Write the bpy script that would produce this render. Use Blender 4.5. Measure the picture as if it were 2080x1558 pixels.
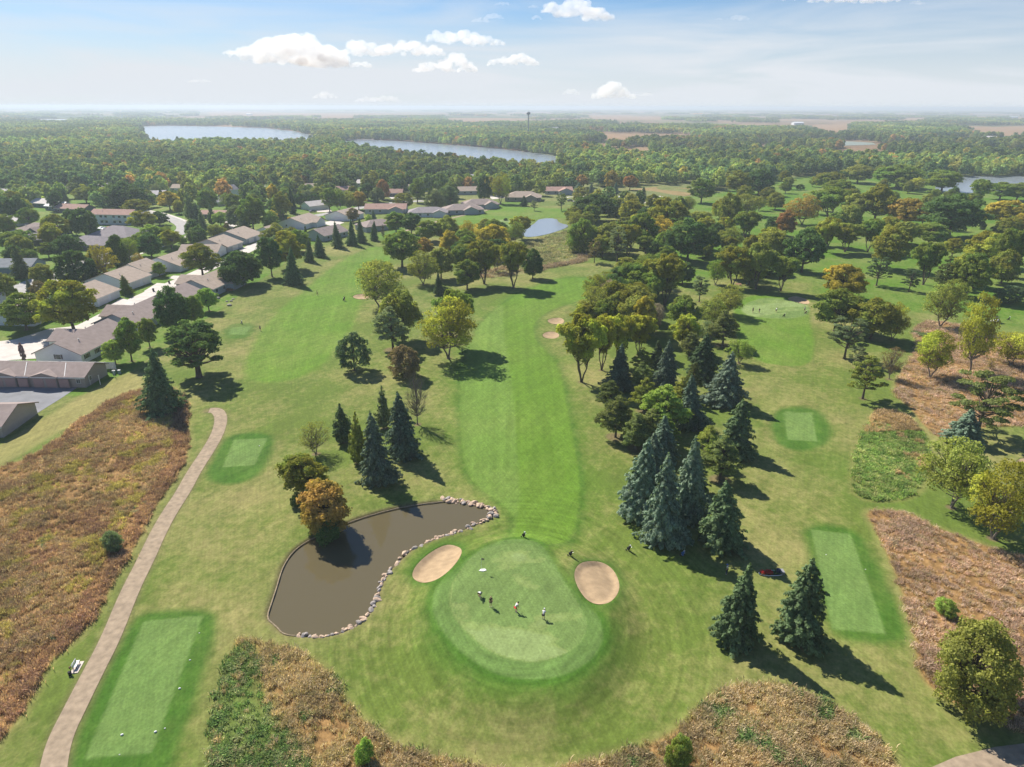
import bpy, bmesh, math, random
import numpy as np
from mathutils import Vector, Matrix
for o in list(bpy.data.objects): bpy.data.objects.remove(o)
S = bpy.context.scene
C = S.collection
R = math.radians
# ------------------------------------------------------------------ camera
CAM_H = 64.0; FPX = 1387.0; PX, PY = 1040.0, 779.0
PITCH = math.atan((PY - 216.5) / FPX); ROLL = 0.0023
cp, sp = math.cos(PITCH), math.sin(PITCH)
fw = np.array([0, cp, -sp]); r0 = np.array([1.0, 0, 0]); u0 = np.array([0, sp, cp])
rt = r0 * math.cos(ROLL) + u0 * math.sin(ROLL); up = u0 * math.cos(ROLL) - r0 * math.sin(ROLL)
cam = bpy.data.cameras.new('camera'); co = bpy.data.objects.new('camera', cam); C.objects.link(co)
cam.sensor_width = 36; cam.lens = 36 * FPX / 2080; cam.clip_start = 0.5; cam.clip_end = 90000
M = Matrix(((rt[0], up[0], -fw[0], 0), (rt[1], up[1], -fw[1], 0), (rt[2], up[2], -fw[2], CAM_H), (0, 0, 0, 1)))
co.matrix_world = M; S.camera = co
# ------------------------------------------------------------------ light
SUN_EL = R(43); SUN_DIR = Vector((-0.65 * math.cos(SUN_EL), 0.76 * math.cos(SUN_EL), math.sin(SUN_EL))).normalized()
sl = bpy.data.lights.new('sun', 'SUN'); sl.energy = 5.0; sl.angle = R(0.53); sl.color = (1, 0.93, 0.82)
so = bpy.data.objects.new('sun', sl); C.objects.link(so)
so.rotation_euler = SUN_DIR.to_track_quat('Z', 'Y').to_euler()
SKY_TINT = (.52, .73, .98, 1); VEIL = (7.0, 7.4, 7.9, 1)
W = bpy.data.worlds.new('World'); S.world = W; W.use_nodes = True
nt = W.node_tree; bg = nt.nodes['Background']
sky = nt.nodes.new('ShaderNodeTexSky'); sky.sky_type = 'NISHITA'; sky.sun_disc = False
sky.sun_elevation = SUN_EL; sky.sun_rotation = math.atan2(SUN_DIR.x, SUN_DIR.y)
sky.altitude = 0; sky.air_density = 1.0; sky.dust_density = 0.35; sky.ozone_density = 2.0
# thin high veil of cirrus, thicker towards the horizon
_tc = nt.nodes.new('ShaderNodeTexCoord'); _sx = nt.nodes.new('ShaderNodeSeparateXYZ'); nt.links.new(_tc.outputs['Generated'], _sx.inputs[0])
_mp = nt.nodes.new('ShaderNodeMapping'); _mp.inputs['Scale'].default_value = (1.6, 1.6, 14); _mp.inputs['Rotation'].default_value = (0, R(-9), 0); nt.links.new(_tc.outputs['Generated'], _mp.inputs[0])
_nz = nt.nodes.new('ShaderNodeTexNoise'); _nz.inputs['Scale'].default_value = 1.6; _nz.inputs['Detail'].default_value = 7; _nz.inputs['Roughness'].default_value = .55; _nz.inputs['Distortion'].default_value = .6; nt.links.new(_mp.outputs[0], _nz.inputs[0])
_m1 = nt.nodes.new('ShaderNodeMapRange'); nt.links.new(_nz.outputs[0], _m1.inputs[0]); _m1.inputs[1].default_value = .40; _m1.inputs[2].default_value = .72; _m1.inputs[3].default_value = .0; _m1.inputs[4].default_value = .55
_m2 = nt.nodes.new('ShaderNodeMapRange'); nt.links.new(_sx.outputs[2], _m2.inputs[0]); _m2.interpolation_type = 'SMOOTHERSTEP'; _m2.inputs[1].default_value = -.02; _m2.inputs[2].default_value = .17; _m2.inputs[3].default_value = .93; _m2.inputs[4].default_value = .0
_m3 = nt.nodes.new('ShaderNodeMapRange'); nt.links.new(_sx.outputs[2], _m3.inputs[0]); _m3.inputs[1].default_value = .2; _m3.inputs[2].default_value = .5; _m3.inputs[3].default_value = 1; _m3.inputs[4].default_value = .1
_m4 = nt.nodes.new('ShaderNodeMath'); _m4.operation = 'MULTIPLY'; nt.links.new(_m1.outputs[0], _m4.inputs[0]); nt.links.new(_m3.outputs[0], _m4.inputs[1])
_ad = nt.nodes.new('ShaderNodeMath'); _ad.operation = 'ADD'; _ad.use_clamp = True; nt.links.new(_m4.outputs[0], _ad.inputs[0]); nt.links.new(_m2.outputs[0], _ad.inputs[1])
_tn = nt.nodes.new('ShaderNodeMix'); _tn.data_type = 'RGBA'; _tn.blend_type = 'MULTIPLY'; _tn.inputs[0].default_value = 1; nt.links.new(sky.outputs[0], _tn.inputs[6]); _tn.inputs[7].default_value = SKY_TINT
_mx = nt.nodes.new('ShaderNodeMix'); _mx.data_type = 'RGBA'; nt.links.new(_ad.outputs[0], _mx.inputs[0]); nt.links.new(_tn.outputs[2], _mx.inputs[6]); _mx.inputs[7].default_value = VEIL
nt.links.new(_mx.outputs[2], bg.inputs[0]); bg.inputs[1].default_value = 0.065
S.view_settings.view_transform = 'Standard'; S.view_settings.look = 'None'; S.view_settings.exposure = 0.78; S.view_settings.gamma = 1
cy = S.cycles
cy.max_bounces = 26; cy.diffuse_bounces = 3; cy.glossy_bounces = 2; cy.transmission_bounces = 2
cy.transparent_max_bounces = 8; cy.volume_bounces = 24; cy.caustics_reflective = False; cy.caustics_refractive = False
rng = np.random.default_rng(7); random.seed(7)
# ------------------------------------------------------------------ terrain height and placing
GC = np.array([1.5, 75.0])      # centre of the raised green (set again below)
def sst(a, b, x):
    t = np.clip((x - a) / (b - a), 0, 1); return t * t * (3 - 2 * t)
def hgt(x, y):
    x = np.asarray(x, float); y = np.asarray(y, float)
    fade = (1 - sst(520, 700, y)) * (1 - sst(230, 300, np.abs(x))) * sst(-10, 30, y)
    und = 0.22 * np.sin(x / 13.0 + 0.7) * np.sin(y / 17.0) + 0.25 * np.sin(x / 29.0 - y / 41.0) + 0.12 * np.sin(x / 7.3 + y / 9.1)
    dx, dy = x - GC[0], y - GC[1]
    dd = np.sqrt((dx / 1.0) ** 2 + (dy / 1.25) ** 2)
    k = 1 - sst(11.0, 17.5, dd)
    near_pond = np.exp(-(((x + 22) / 14) ** 2 + ((y - 86) / 20) ** 2))
    h = und * (1 - k) * (1 - near_pond) + 1.35 * k
    return h * fade
def ray(px, py):
    a = (px - PX) / FPX; b = (py - PY) / FPX
    return fw + a * rt - b * up
def at(px, py, z=None):
    d = ray(px, py); h = 0.0 if z is None else z
    for _ in range(6):
        t = (CAM_H - h) / -d[2]; x, y = d[0] * t, d[1] * t
        if z is None: h = float(hgt(x, y))
    return x, y
def P(*pts):                                     # photograph pixels -> ground polygon
    return np.array([at(a, b) for a, b in pts])
def top_h(x, y, ty):                             # height of a thing standing at x, y whose top shows at row ty
    k = (PY - ty) / FPX
    return CAM_H + y * (k * cp - sp) / (cp + k * sp)
def depth(x, y, z=0): return float(np.dot(np.array([x, y, z - CAM_H]), fw))
def chaikin(p, n=2, closed=True):
    for _ in range(n):
        q = np.roll(p, -1, 0) if closed else p[1:]
        a = p if closed else p[:-1]
        o = np.empty((len(a) * 2, 2)); o[0::2] = a * .75 + q * .25; o[1::2] = a * .25 + q * .75
        p = o if closed else np.vstack([p[:1], o, p[-1:]])
    return p
def sdf(poly, x, y):
    d = np.full(x.shape, 1e9); ins = np.zeros(x.shape, bool)
    n = len(poly)
    for i in range(n):
        ax, ay = poly[i]; bx, by = poly[(i + 1) % n]
        ex, ey = bx - ax, by - ay; L = ex * ex + ey * ey + 1e-12
        t = np.clip(((x - ax) * ex + (y - ay) * ey) / L, 0, 1)
        d = np.minimum(d, (x - ax - t * ex) ** 2 + (y - ay - t * ey) ** 2)
        c = ((ay > y) != (by > y)) & (x < ex * (y - ay) / (ey if abs(ey) > 1e-12 else 1e-12) + ax)
        ins ^= c
    d = np.sqrt(d); return np.where(ins, -d, d)
def sdline(line, x, y):
    d = np.full(x.shape, 1e9)
    for i in range(len(line) - 1):
        ax, ay = line[i]; bx, by = line[i + 1]; ex, ey = bx - ax, by - ay; L = ex * ex + ey * ey + 1e-12
        t = np.clip(((x - ax) * ex + (y - ay) * ey) / L, 0, 1)
        d = np.minimum(d, (x - ax - t * ex) ** 2 + (y - ay - t * ey) ** 2)
    return np.sqrt(d)
# ------------------------------------------------------------------ object helpers
def link(name, data, parent=None, loc=None, rz=None):
    o = bpy.data.objects.new(name, data); C.objects.link(o)
    if parent is not None: o.parent = parent
    if loc is not None: o.location = loc
    if rz is not None: o.rotation_euler = (0, 0, rz)
    return o
def tag(o, label=None, cat=None, group=None, kind=None):
    if label: o['label'] = label
    if cat: o['category'] = cat
    if group: o['group'] = group
    if kind: o['kind'] = kind
    return o
def npmesh(name, V, F, mat=None, smooth=False):
    V = np.asarray(V, np.float32); F = np.asarray(F, np.int32); k = F.shape[1]
    me = bpy.data.meshes.new(name); me.vertices.add(len(V)); me.vertices.foreach_set('co', V.ravel())
    me.loops.add(F.size); me.loops.foreach_set('vertex_index', F.ravel())
    me.polygons.add(len(F)); me.polygons.foreach_set('loop_start', np.arange(len(F), dtype=np.int32) * k)
    me.polygons.foreach_set('loop_total', np.full(len(F), k, np.int32))
    if smooth: me.polygons.foreach_set('use_smooth', np.ones(len(F), bool))
    me.update(calc_edges=True)
    if mat: me.materials.append(mat)
    return me
class MB:                                        # gathers simple shapes into one mesh
    def __init__(s): s.v = []; s.f = []; s.m = []
    def add(s, vs, fs, mi=0):
        n = len(s.v); s.v += [tuple(v) for v in vs]; s.f += [tuple(i + n for i in f) for f in fs]; s.m += [mi] * len(fs)
    def box(s, x0, y0, z0, x1, y1, z1, mi=0):
        v = [(x0, y0, z0), (x1, y0, z0), (x1, y1, z0), (x0, y1, z0), (x0, y0, z1), (x1, y0, z1), (x1, y1, z1), (x0, y1, z1)]
        s.add(v, [(0, 3, 2, 1), (4, 5, 6, 7), (0, 1, 5, 4), (1, 2, 6, 5), (2, 3, 7, 6), (3, 0, 4, 7)], mi)
    def tube(s, pts, rad, n=7, mi=0, cap=True):
        pts = [Vector(p) for p in pts]; base = len(s.v); rings = []
        for i, p in enumerate(pts):
            d = (pts[min(i + 1, len(pts) - 1)] - pts[max(i - 1, 0)]).normalized()
            a = d.orthogonal().normalized(); b = d.cross(a)
            r = rad[i] if hasattr(rad, '__len__') else rad
            if i and rings:
                pa = rings[-1][1]; a = (pa - d * pa.dot(d)).normalized(); b = d.cross(a)
            rings.append((p, a, b, r))
        v = []
        for p, a, b, r in rings:
            for k in range(n):
                t = 2 * math.pi * k / n; v.append(p + (a * math.cos(t) + b * math.sin(t)) * r)
        f = []
        for i in range(len(pts) - 1):
            for k in range(n):
                f.append((i * n + k, i * n + (k + 1) % n, (i + 1) * n + (k + 1) % n, (i + 1) * n + k))
        if cap: f.append(tuple(range(n))[::-1]); f.append(tuple((len(pts) - 1) * n + k for k in range(n)))
        s.add(v, f, mi)
    def ball(s, c, r, sx=1, sy=1, sz=1, n=8, m=6, mi=0):
        v = []; f = []
        for i in range(m + 1):
            ph = math.pi * i / m
            for k in range(n):
                t = 2 * math.pi * k / n
                v.append((c[0] + r * sx * math.sin(ph) * math.cos(t), c[1] + r * sy * math.sin(ph) * math.sin(t), c[2] + r * sz * math.cos(ph)))
        for i in range(m):
            for k in range(n): f.append((i * n + k, (i + 1) * n + k, (i + 1) * n + (k + 1) % n, i * n + (k + 1) % n))
        s.add(v, f, mi)
    def prism(s, poly, z0, z1, mi=0):
        n = len(poly); v = [(p[0], p[1], z0) for p in poly] + [(p[0], p[1], z1) for p in poly]
        f = [tuple(range(n))[::-1], tuple(range(n, 2 * n))] + [(i, (i + 1) % n, n + (i + 1) % n, n + i) for i in range(n)]
        s.add(v, f, mi)
    def build(s, name, mats, parent=None, smooth=False):
        me = bpy.data.meshes.new(name); me.from_pydata(s.v, [], s.f)
        for m in (mats if isinstance(mats, (list, tuple)) else [mats]): me.materials.append(m)
        if len(set(s.m)) > 1: me.polygons.foreach_set('material_index', s.m)
        if smooth: me.polygons.foreach_set('use_smooth', [True] * len(s.f))
        me.update(); return link(name, me, parent)
# ------------------------------------------------------------------ materials
def mat(name, col=(.5, .5, .5), rough=.7, var=0.0, scale=3.0, spec=.3, bump=0, metal=0):
    m = bpy.data.materials.new(name); m.use_nodes = True; t = m.node_tree; b = t.nodes['Principled BSDF']
    b.inputs['Base Color'].default_value = (*col, 1); b.inputs['Roughness'].default_value = rough
    b.inputs['Specular IOR Level'].default_value = spec; b.inputs['Metallic'].default_value = metal
    if var:
        tc = t.nodes.new('ShaderNodeNewGeometry'); n = t.nodes.new('ShaderNodeTexNoise'); n.inputs['Scale'].default_value = scale
        n.inputs['Detail'].default_value = 5; t.links.new(tc.outputs['Position'], n.inputs['Vector'])
        mr = t.nodes.new('ShaderNodeMapRange'); mr.inputs[1].default_value = .3; mr.inputs[2].default_value = .7
        mr.inputs[3].default_value = 1 - var; mr.inputs[4].default_value = 1 + var; t.links.new(n.outputs[0], mr.inputs[0])
        h = t.nodes.new('ShaderNodeVectorMath'); h.operation = 'SCALE'; h.inputs[0].default_value = col
        t.links.new(mr.outputs[0], h.inputs['Scale']); t.links.new(h.outputs[0], b.inputs['Base Color'])
        if bump:
            bp = t.nodes.new('ShaderNodeBump'); bp.inputs['Strength'].default_value = bump; bp.inputs['Distance'].default_value = .1
            t.links.new(n.outputs[0], bp.inputs['Height']); t.links.new(bp.outputs[0], b.inputs['Normal'])
    return m
def N(t, typ, **kw):
    n = t.nodes.new(typ)
    for k, v in kw.items(): setattr(n, k, v)
    return n
def math_(t, op, a, b=None, clamp=False):
    n = N(t, 'ShaderNodeMath', operation=op); n.use_clamp = clamp
    for i, v in enumerate((a, b)):
        if v is None: continue
        if isinstance(v, (int, float)): n.inputs[i].default_value = v
        else: t.links.new(v, n.inputs[i])
    return n.outputs[0]
def mix_(t, fac, a, b, mode='MIX'):
    n = N(t, 'ShaderNodeMix', data_type='RGBA', blend_type=mode)
    for i, v in ((0, fac), (6, a), (7, b)):
        if isinstance(v, (int, float)): n.inputs[i].default_value = v
        elif isinstance(v, tuple): n.inputs[i].default_value = (*v, 1) if len(v) == 3 else v
        else: t.links.new(v, n.inputs[i])
    return n.outputs[2]
def noise_(t, vec, scale, detail=4, rough=.55):
    n = N(t, 'ShaderNodeTexNoise'); n.inputs['Scale'].default_value = scale; n.inputs['Detail'].default_value = detail
    n.inputs['Roughness'].default_value = rough; t.links.new(vec, n.inputs['Vector']); return n.outputs[0]
def maprange_(t, v, a, b, c, d):
    n = N(t, 'ShaderNodeMapRange'); t.links.new(v, n.inputs[0])
    for i, x in enumerate((a, b, c, d)): n.inputs[i + 1].default_value = x
    return n.outputs[0]
def vec_scale(t, v, s):
    n = N(t, 'ShaderNodeVectorMath', operation='MULTIPLY'); t.links.new(v, n.inputs[0]); n.inputs[1].default_value = s; return n.outputs[0]
def mapping_(t, v, rot, s):
    n = N(t, 'ShaderNodeMapping'); n.vector_type = 'POINT'; t.links.new(v, n.inputs[0])
    n.inputs['Rotation'].default_value = (0, 0, rot); return vec_scale(t, n.outputs[0], s)

LEAF_GAIN = 3.15
def leaf_material(name, src):                    # src: 'OBJECT' colour of the crown object, or instancer tint
    m = bpy.data.materials.new(name); m.use_nodes = True; t = m.node_tree; t.nodes.clear()
    out = N(t, 'ShaderNodeOutputMaterial'); g = N(t, 'ShaderNodeNewGeometry')
    oi = N(t, 'ShaderNodeObjectInfo'); tc = N(t, 'ShaderNodeTexCoord')
    if src == 'OBJECT': col, al = oi.outputs['Color'], oi.outputs['Alpha']
    else:
        a = N(t, 'ShaderNodeAttribute'); a.attribute_type = 'INSTANCER'; a.attribute_name = 'tint'; col, al = a.outputs['Color'], a.outputs['Alpha']
    rnd = g.outputs['Random Per Island']
    off = N(t, 'ShaderNodeVectorMath', operation='ADD'); t.links.new(tc.outputs['Object'], off.inputs[0])
    sc = N(t, 'ShaderNodeVectorMath', operation='SCALE'); sc.inputs[0].default_value = (37, 53, 71); t.links.new(oi.outputs['Random'], sc.inputs['Scale'])
    t.links.new(sc.outputs[0], off.inputs[1])
    nz = noise_(t, off.outputs[0], 0.33, 3)
    br = maprange_(t, rnd, 0, 1, 0.62 * LEAF_GAIN, 1.45 * LEAF_GAIN)
    br2 = maprange_(t, nz, .3, .7, 0.8, 1.25)
    c1 = N(t, 'ShaderNodeVectorMath', operation='SCALE'); t.links.new(col, c1.inputs[0]); t.links.new(math_(t, 'MULTIPLY', br, br2), c1.inputs['Scale'])
    nz2 = noise_(t, off.outputs[0], 0.21, 2)
    aut = math_(t, 'MULTIPLY', al, maprange_(t, math_(t, 'ADD', nz2, math_(t, 'MULTIPLY', rnd, .12)), .42, .62, 0, 1), True)
    c2 = mix_(t, aut, c1.outputs[0], (0.275, 0.25, 0.038))
    d = N(t, 'ShaderNodeBsdfDiffuse'); tr = N(t, 'ShaderNodeBsdfTranslucent'); ms = N(t, 'ShaderNodeMixShader')
    t.links.new(c2, d.inputs[0]); t.links.new(mix_(t, 1.0, c2, (1.0, 1.05, .6), 'MULTIPLY'), tr.inputs[0]); ms.inputs[0].default_value = .45
    t.links.new(d.outputs[0], ms.inputs[1]); t.links.new(tr.outputs[0], ms.inputs[2]); t.links.new(ms.outputs[0], out.inputs[0])
    return m
LEAF = leaf_material('foliage', 'OBJECT'); LEAFI = leaf_material('foliage_distant', 'INST')
BARK = mat('bark', (.10, .075, .055), .9, .3, 2.0); BARKG = mat('bark_grey', (.17, .14, .12), .9, .25, 2.0)
# ------------------------------------------------------------------ ground: outlines traced on the ground plane
GC[:] = at(1056, 1232, 1.3)
green_in = chaikin(P((996,1111),(1043,1104),(1080,1107),(1114,1138),(1134,1171),(1161,1208),(1185,1249),(1191,1276),(1178,1306),(1148,1329),(1097,1345),(1053,1343),(1003,1329),(963,1299),(929,1265),(912,1228),(915,1191),(936,1158),(962,1128)))
green_out = chaikin(P((989,1107),(1037,1094),(1090,1098),(1121,1133),(1148,1181),(1188,1222),(1218,1255),(1228,1296),(1205,1340),(1154,1370),(1094,1382),(1037,1377),(986,1360),(929,1319),(888,1269),(875,1225),(888,1185),(936,1145)))
bunkers = [chaikin(P(*p)) for p in (
 [(920,1106),(939,1114),(936,1131),(915,1158),(888,1178),(862,1185),(841,1178),(836,1165),(848,1144),(875,1121),(902,1107)],
 [(1185,1141),(1218,1139),(1245,1154),(1260,1185),(1255,1208),(1239,1225),(1218,1229),(1195,1222),(1178,1202),(1166,1175),(1168,1154)],
 [(1110,651),(1122,646),(1140,645),(1148,652),(1140,659),(1120,658)], [(1100,680),(1112,673),(1130,674),(1138,682),(1128,688),(1108,687)],
 [(1596,607),(1612,601),(1630,604),(1647,613),(1640,619),(1618,614)], [(715,602),(728,597),(750,598),(756,604),(740,608),(722,607)],
 [(972,454),(980,451),(990,453),(992,457),(982,459)], [(2062,938),(2075,930),(2100,930),(2100,948),(2072,948)])]
pond = chaikin(np.array([at(a, b, -.25) for a, b in ((541,1258),(552,1225),(562,1195),(575,1150),(600,1115),(640,1092),(700,1065),(760,1045),(830,1028),(900,1019),(955,1022),(995,1032),(1013,1043),(985,1057),(940,1077),(880,1097),(840,1114),(815,1137),(792,1160),(773,1187),(764,1225),(745,1255),(715,1277),(680,1291),(640,1295),(600,1293),(575,1290),(560,1272))]))
pond2 = chaikin(P((1053,466),(1084,457),(1092,446),(1104,442),(1131,442),(1134,453),(1158,458),(1140,467),(1101,479),(1063,482)))
tees = [P(*p) for p in (
 [(292,1262),(413,1250),(308,1530),(172,1541)], [(475,893),(543,890),(517,945),(452,949)], [(1592,836),(1650,838),(1660,897),(1600,893)],
 [(1647,1075),(1728,1085),(1800,1288),(1690,1278)], [(470,665),(512,662),(498,680),(464,680)])]
tee_round = [chaikin(P(*p)) for p in (
 [(262,1262),(300,1240),(425,1235),(450,1260),(400,1420),(350,1558),(330,1640),(110,1640),(130,1545)],
 [(462,880),(548,878),(560,900),(540,955),(500,982),(440,985),(415,970),(430,930)],
 [(1570,835),(1600,825),(1660,828),(1690,860),(1690,900),(1640,918),(1590,912),(1562,880)],
 [(1622,1062),(1740,1070),(1790,1150),(1835,1250),(1850,1300),(1800,1312),(1700,1305),(1672,1240),(1640,1130)],
 [(455,664),(480,655),(520,655),(515,680),(490,688),(455,688)])]
fair_main = chaikin(P((1161,1108),(1180,1004),(1170,920),(1153,836),(1141,762),(1127,731),(1087,691),(1081,667),(1094,644),(1130,625),(1190,606),(1232,585),(1228,571),(1180,563),(1130,567),(1075,585),(1040,605),(990,640),(960,685),(940,735),(936,790),(936,850),(938,900),(945,945),(965,985),(1000,1010),(1035,1035),(1050,1062),(1030,1095),(1070,1110)))
fair_left = chaikin(P((780,500),(800,530),(760,560),(735,590),(728,640),(700,690),(660,740),(610,768),(560,778),(505,775),(492,760),(500,725),(520,685),(545,650),(580,620),(640,570),(690,530),(740,505)))
fair_right = chaikin(P((1490,618),(1520,600),(1580,600),(1640,612),(1648,660),(1656,712),(1648,736),(1620,745),(1580,742),(1540,735),(1505,705),(1490,660)))
green_right = chaikin(P((1505,622),(1540,606),(1590,606),(1640,616),(1645,640),(1600,648),(1540,645),(1508,638)))
green_far = chaikin(P((985,455),(1000,447),(1040,446),(1075,450),(1070,457),(1040,462),(1000,462)))
lawn_far = chaikin(P((890,455),(960,425),(1060,418),(1180,428),(1180,445),(1100,442),(1050,470),(980,480),(900,480)))
lawn_back = P((830,450),(980,428),(1080,415),(1060,405),(900,430),(760,480),(800,500))
course_right = chaikin(P((1290,420),(1400,400),(1520,380),(1640,355),(1800,360),(1940,385),(2200,380),(2500,700),(2080,690),(1950,640),(1880,640),(1700,620),(1640,570),(1500,540),(1400,600),(1330,560)))
mound_dark = chaikin(P((870,1190),(850,1240),(850,1290),(880,1340),(930,1385),(1000,1410),(1100,1418),(1180,1400),(1240,1360),(1260,1300),(1240,1250),(1215,1240),(1160,1270),(1000,1340),(900,1240)))
prairie_left = chaikin(P((293,790),(330,780),(377,806),(384,896),(380,923),(367,953),(337,997),(313,1031),(296,1068),(269,1118),(256,1134),(236,1165),(209,1225),(188,1255),(165,1286),(135,1316),(94,1346),(67,1410),(34,1464),(-10,1515),(-200,1700),(-500,1500),(-260,1080),(0,948),(60,930),(110,900),(170,850),(240,806)), 1)
prairie_low = chaikin(P((485,1292),(525,1302),(572,1315),(623,1330),(668,1368),(695,1420),(740,1470),(800,1515),(870,1538),(950,1556),(1080,1575),(1180,1556),(1280,1528),(1350,1498),(1400,1465),(1450,1408),(1500,1390),(1560,1393),(1640,1408),(1700,1438),(1770,1488),(1810,1530),(1835,1600),(1800,1900),(400,1900),(425,1558),(420,1500),(430,1440),(450,1380),(468,1320)), 1)
prairie_green = chaikin(P((470,1310),(505,1300),(540,1340),(530,1400),(580,1470),(640,1560),(700,1700),(350,1800),(400,1558),(410,1480),(430,1400)), 2)
prairie_right = chaikin(P((1755,1038),(1800,1036),(1850,1042),(1880,1062),(1940,1086),(2000,1108),(2100,1140),(2400,1200),(2500,1600),(2120,1500),(2060,1482),(1980,1450),(1920,1420),(1872,1380),(1862,1340),(1860,1290),(1840,1230),(1825,1180),(1800,1120),(1780,1075)), 1)
weeds_mid = chaikin(P((1762,850),(1790,832),(1830,840),(1870,870),(1893,893),(1885,940),(1876,985),(1850,1008),(1800,1018),(1740,1012),(1732,970),(1742,900)), 1)
prairie_up = chaikin(P((1812,792),(1838,745),(1870,700),(1850,668),(1890,650),(1990,668),(2060,690),(2300,740),(2400,900),(2100,862),(1985,868),(1915,893),(1880,870),(1850,830)), 1)
meadow = chaikin(P((1060,492),(1120,478),(1160,468),(1185,490),(1200,520),(1190,532),(1110,545),(1095,552),(1070,555),(960,568),(930,555),(1040,540),(1070,520)), 1)
strip_dry = chaikin(P((-300,1100),(0,950),(170,850),(293,790),(300,760),(270,752),(215,775),(70,860),(0,905),(-300,1050)), 1)
track_pts = np.array([at(*p) for p in ((425,834),(436,833),(445,838),(450,852),(443,880),(423,915),(394,958),(372,1000),(345,1040),(320,1085),(295,1140),(264,1200),(224,1300),(187,1370),(152,1440),(122,1500),(108,1558),(100,1640),(105,1760))])
track_pts = chaikin(track_pts, 2, False)
gravel_low = P((1885,1562),(1940,1538),(2020,1518),(2100,1508),(2400,1500),(2400,2000),(1700,2000))
trail = chaikin(np.array([at(*p) for p in ((1600,1500),(1560,1385),(1250,1400))]), 2, False)
hay_edge = None
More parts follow.
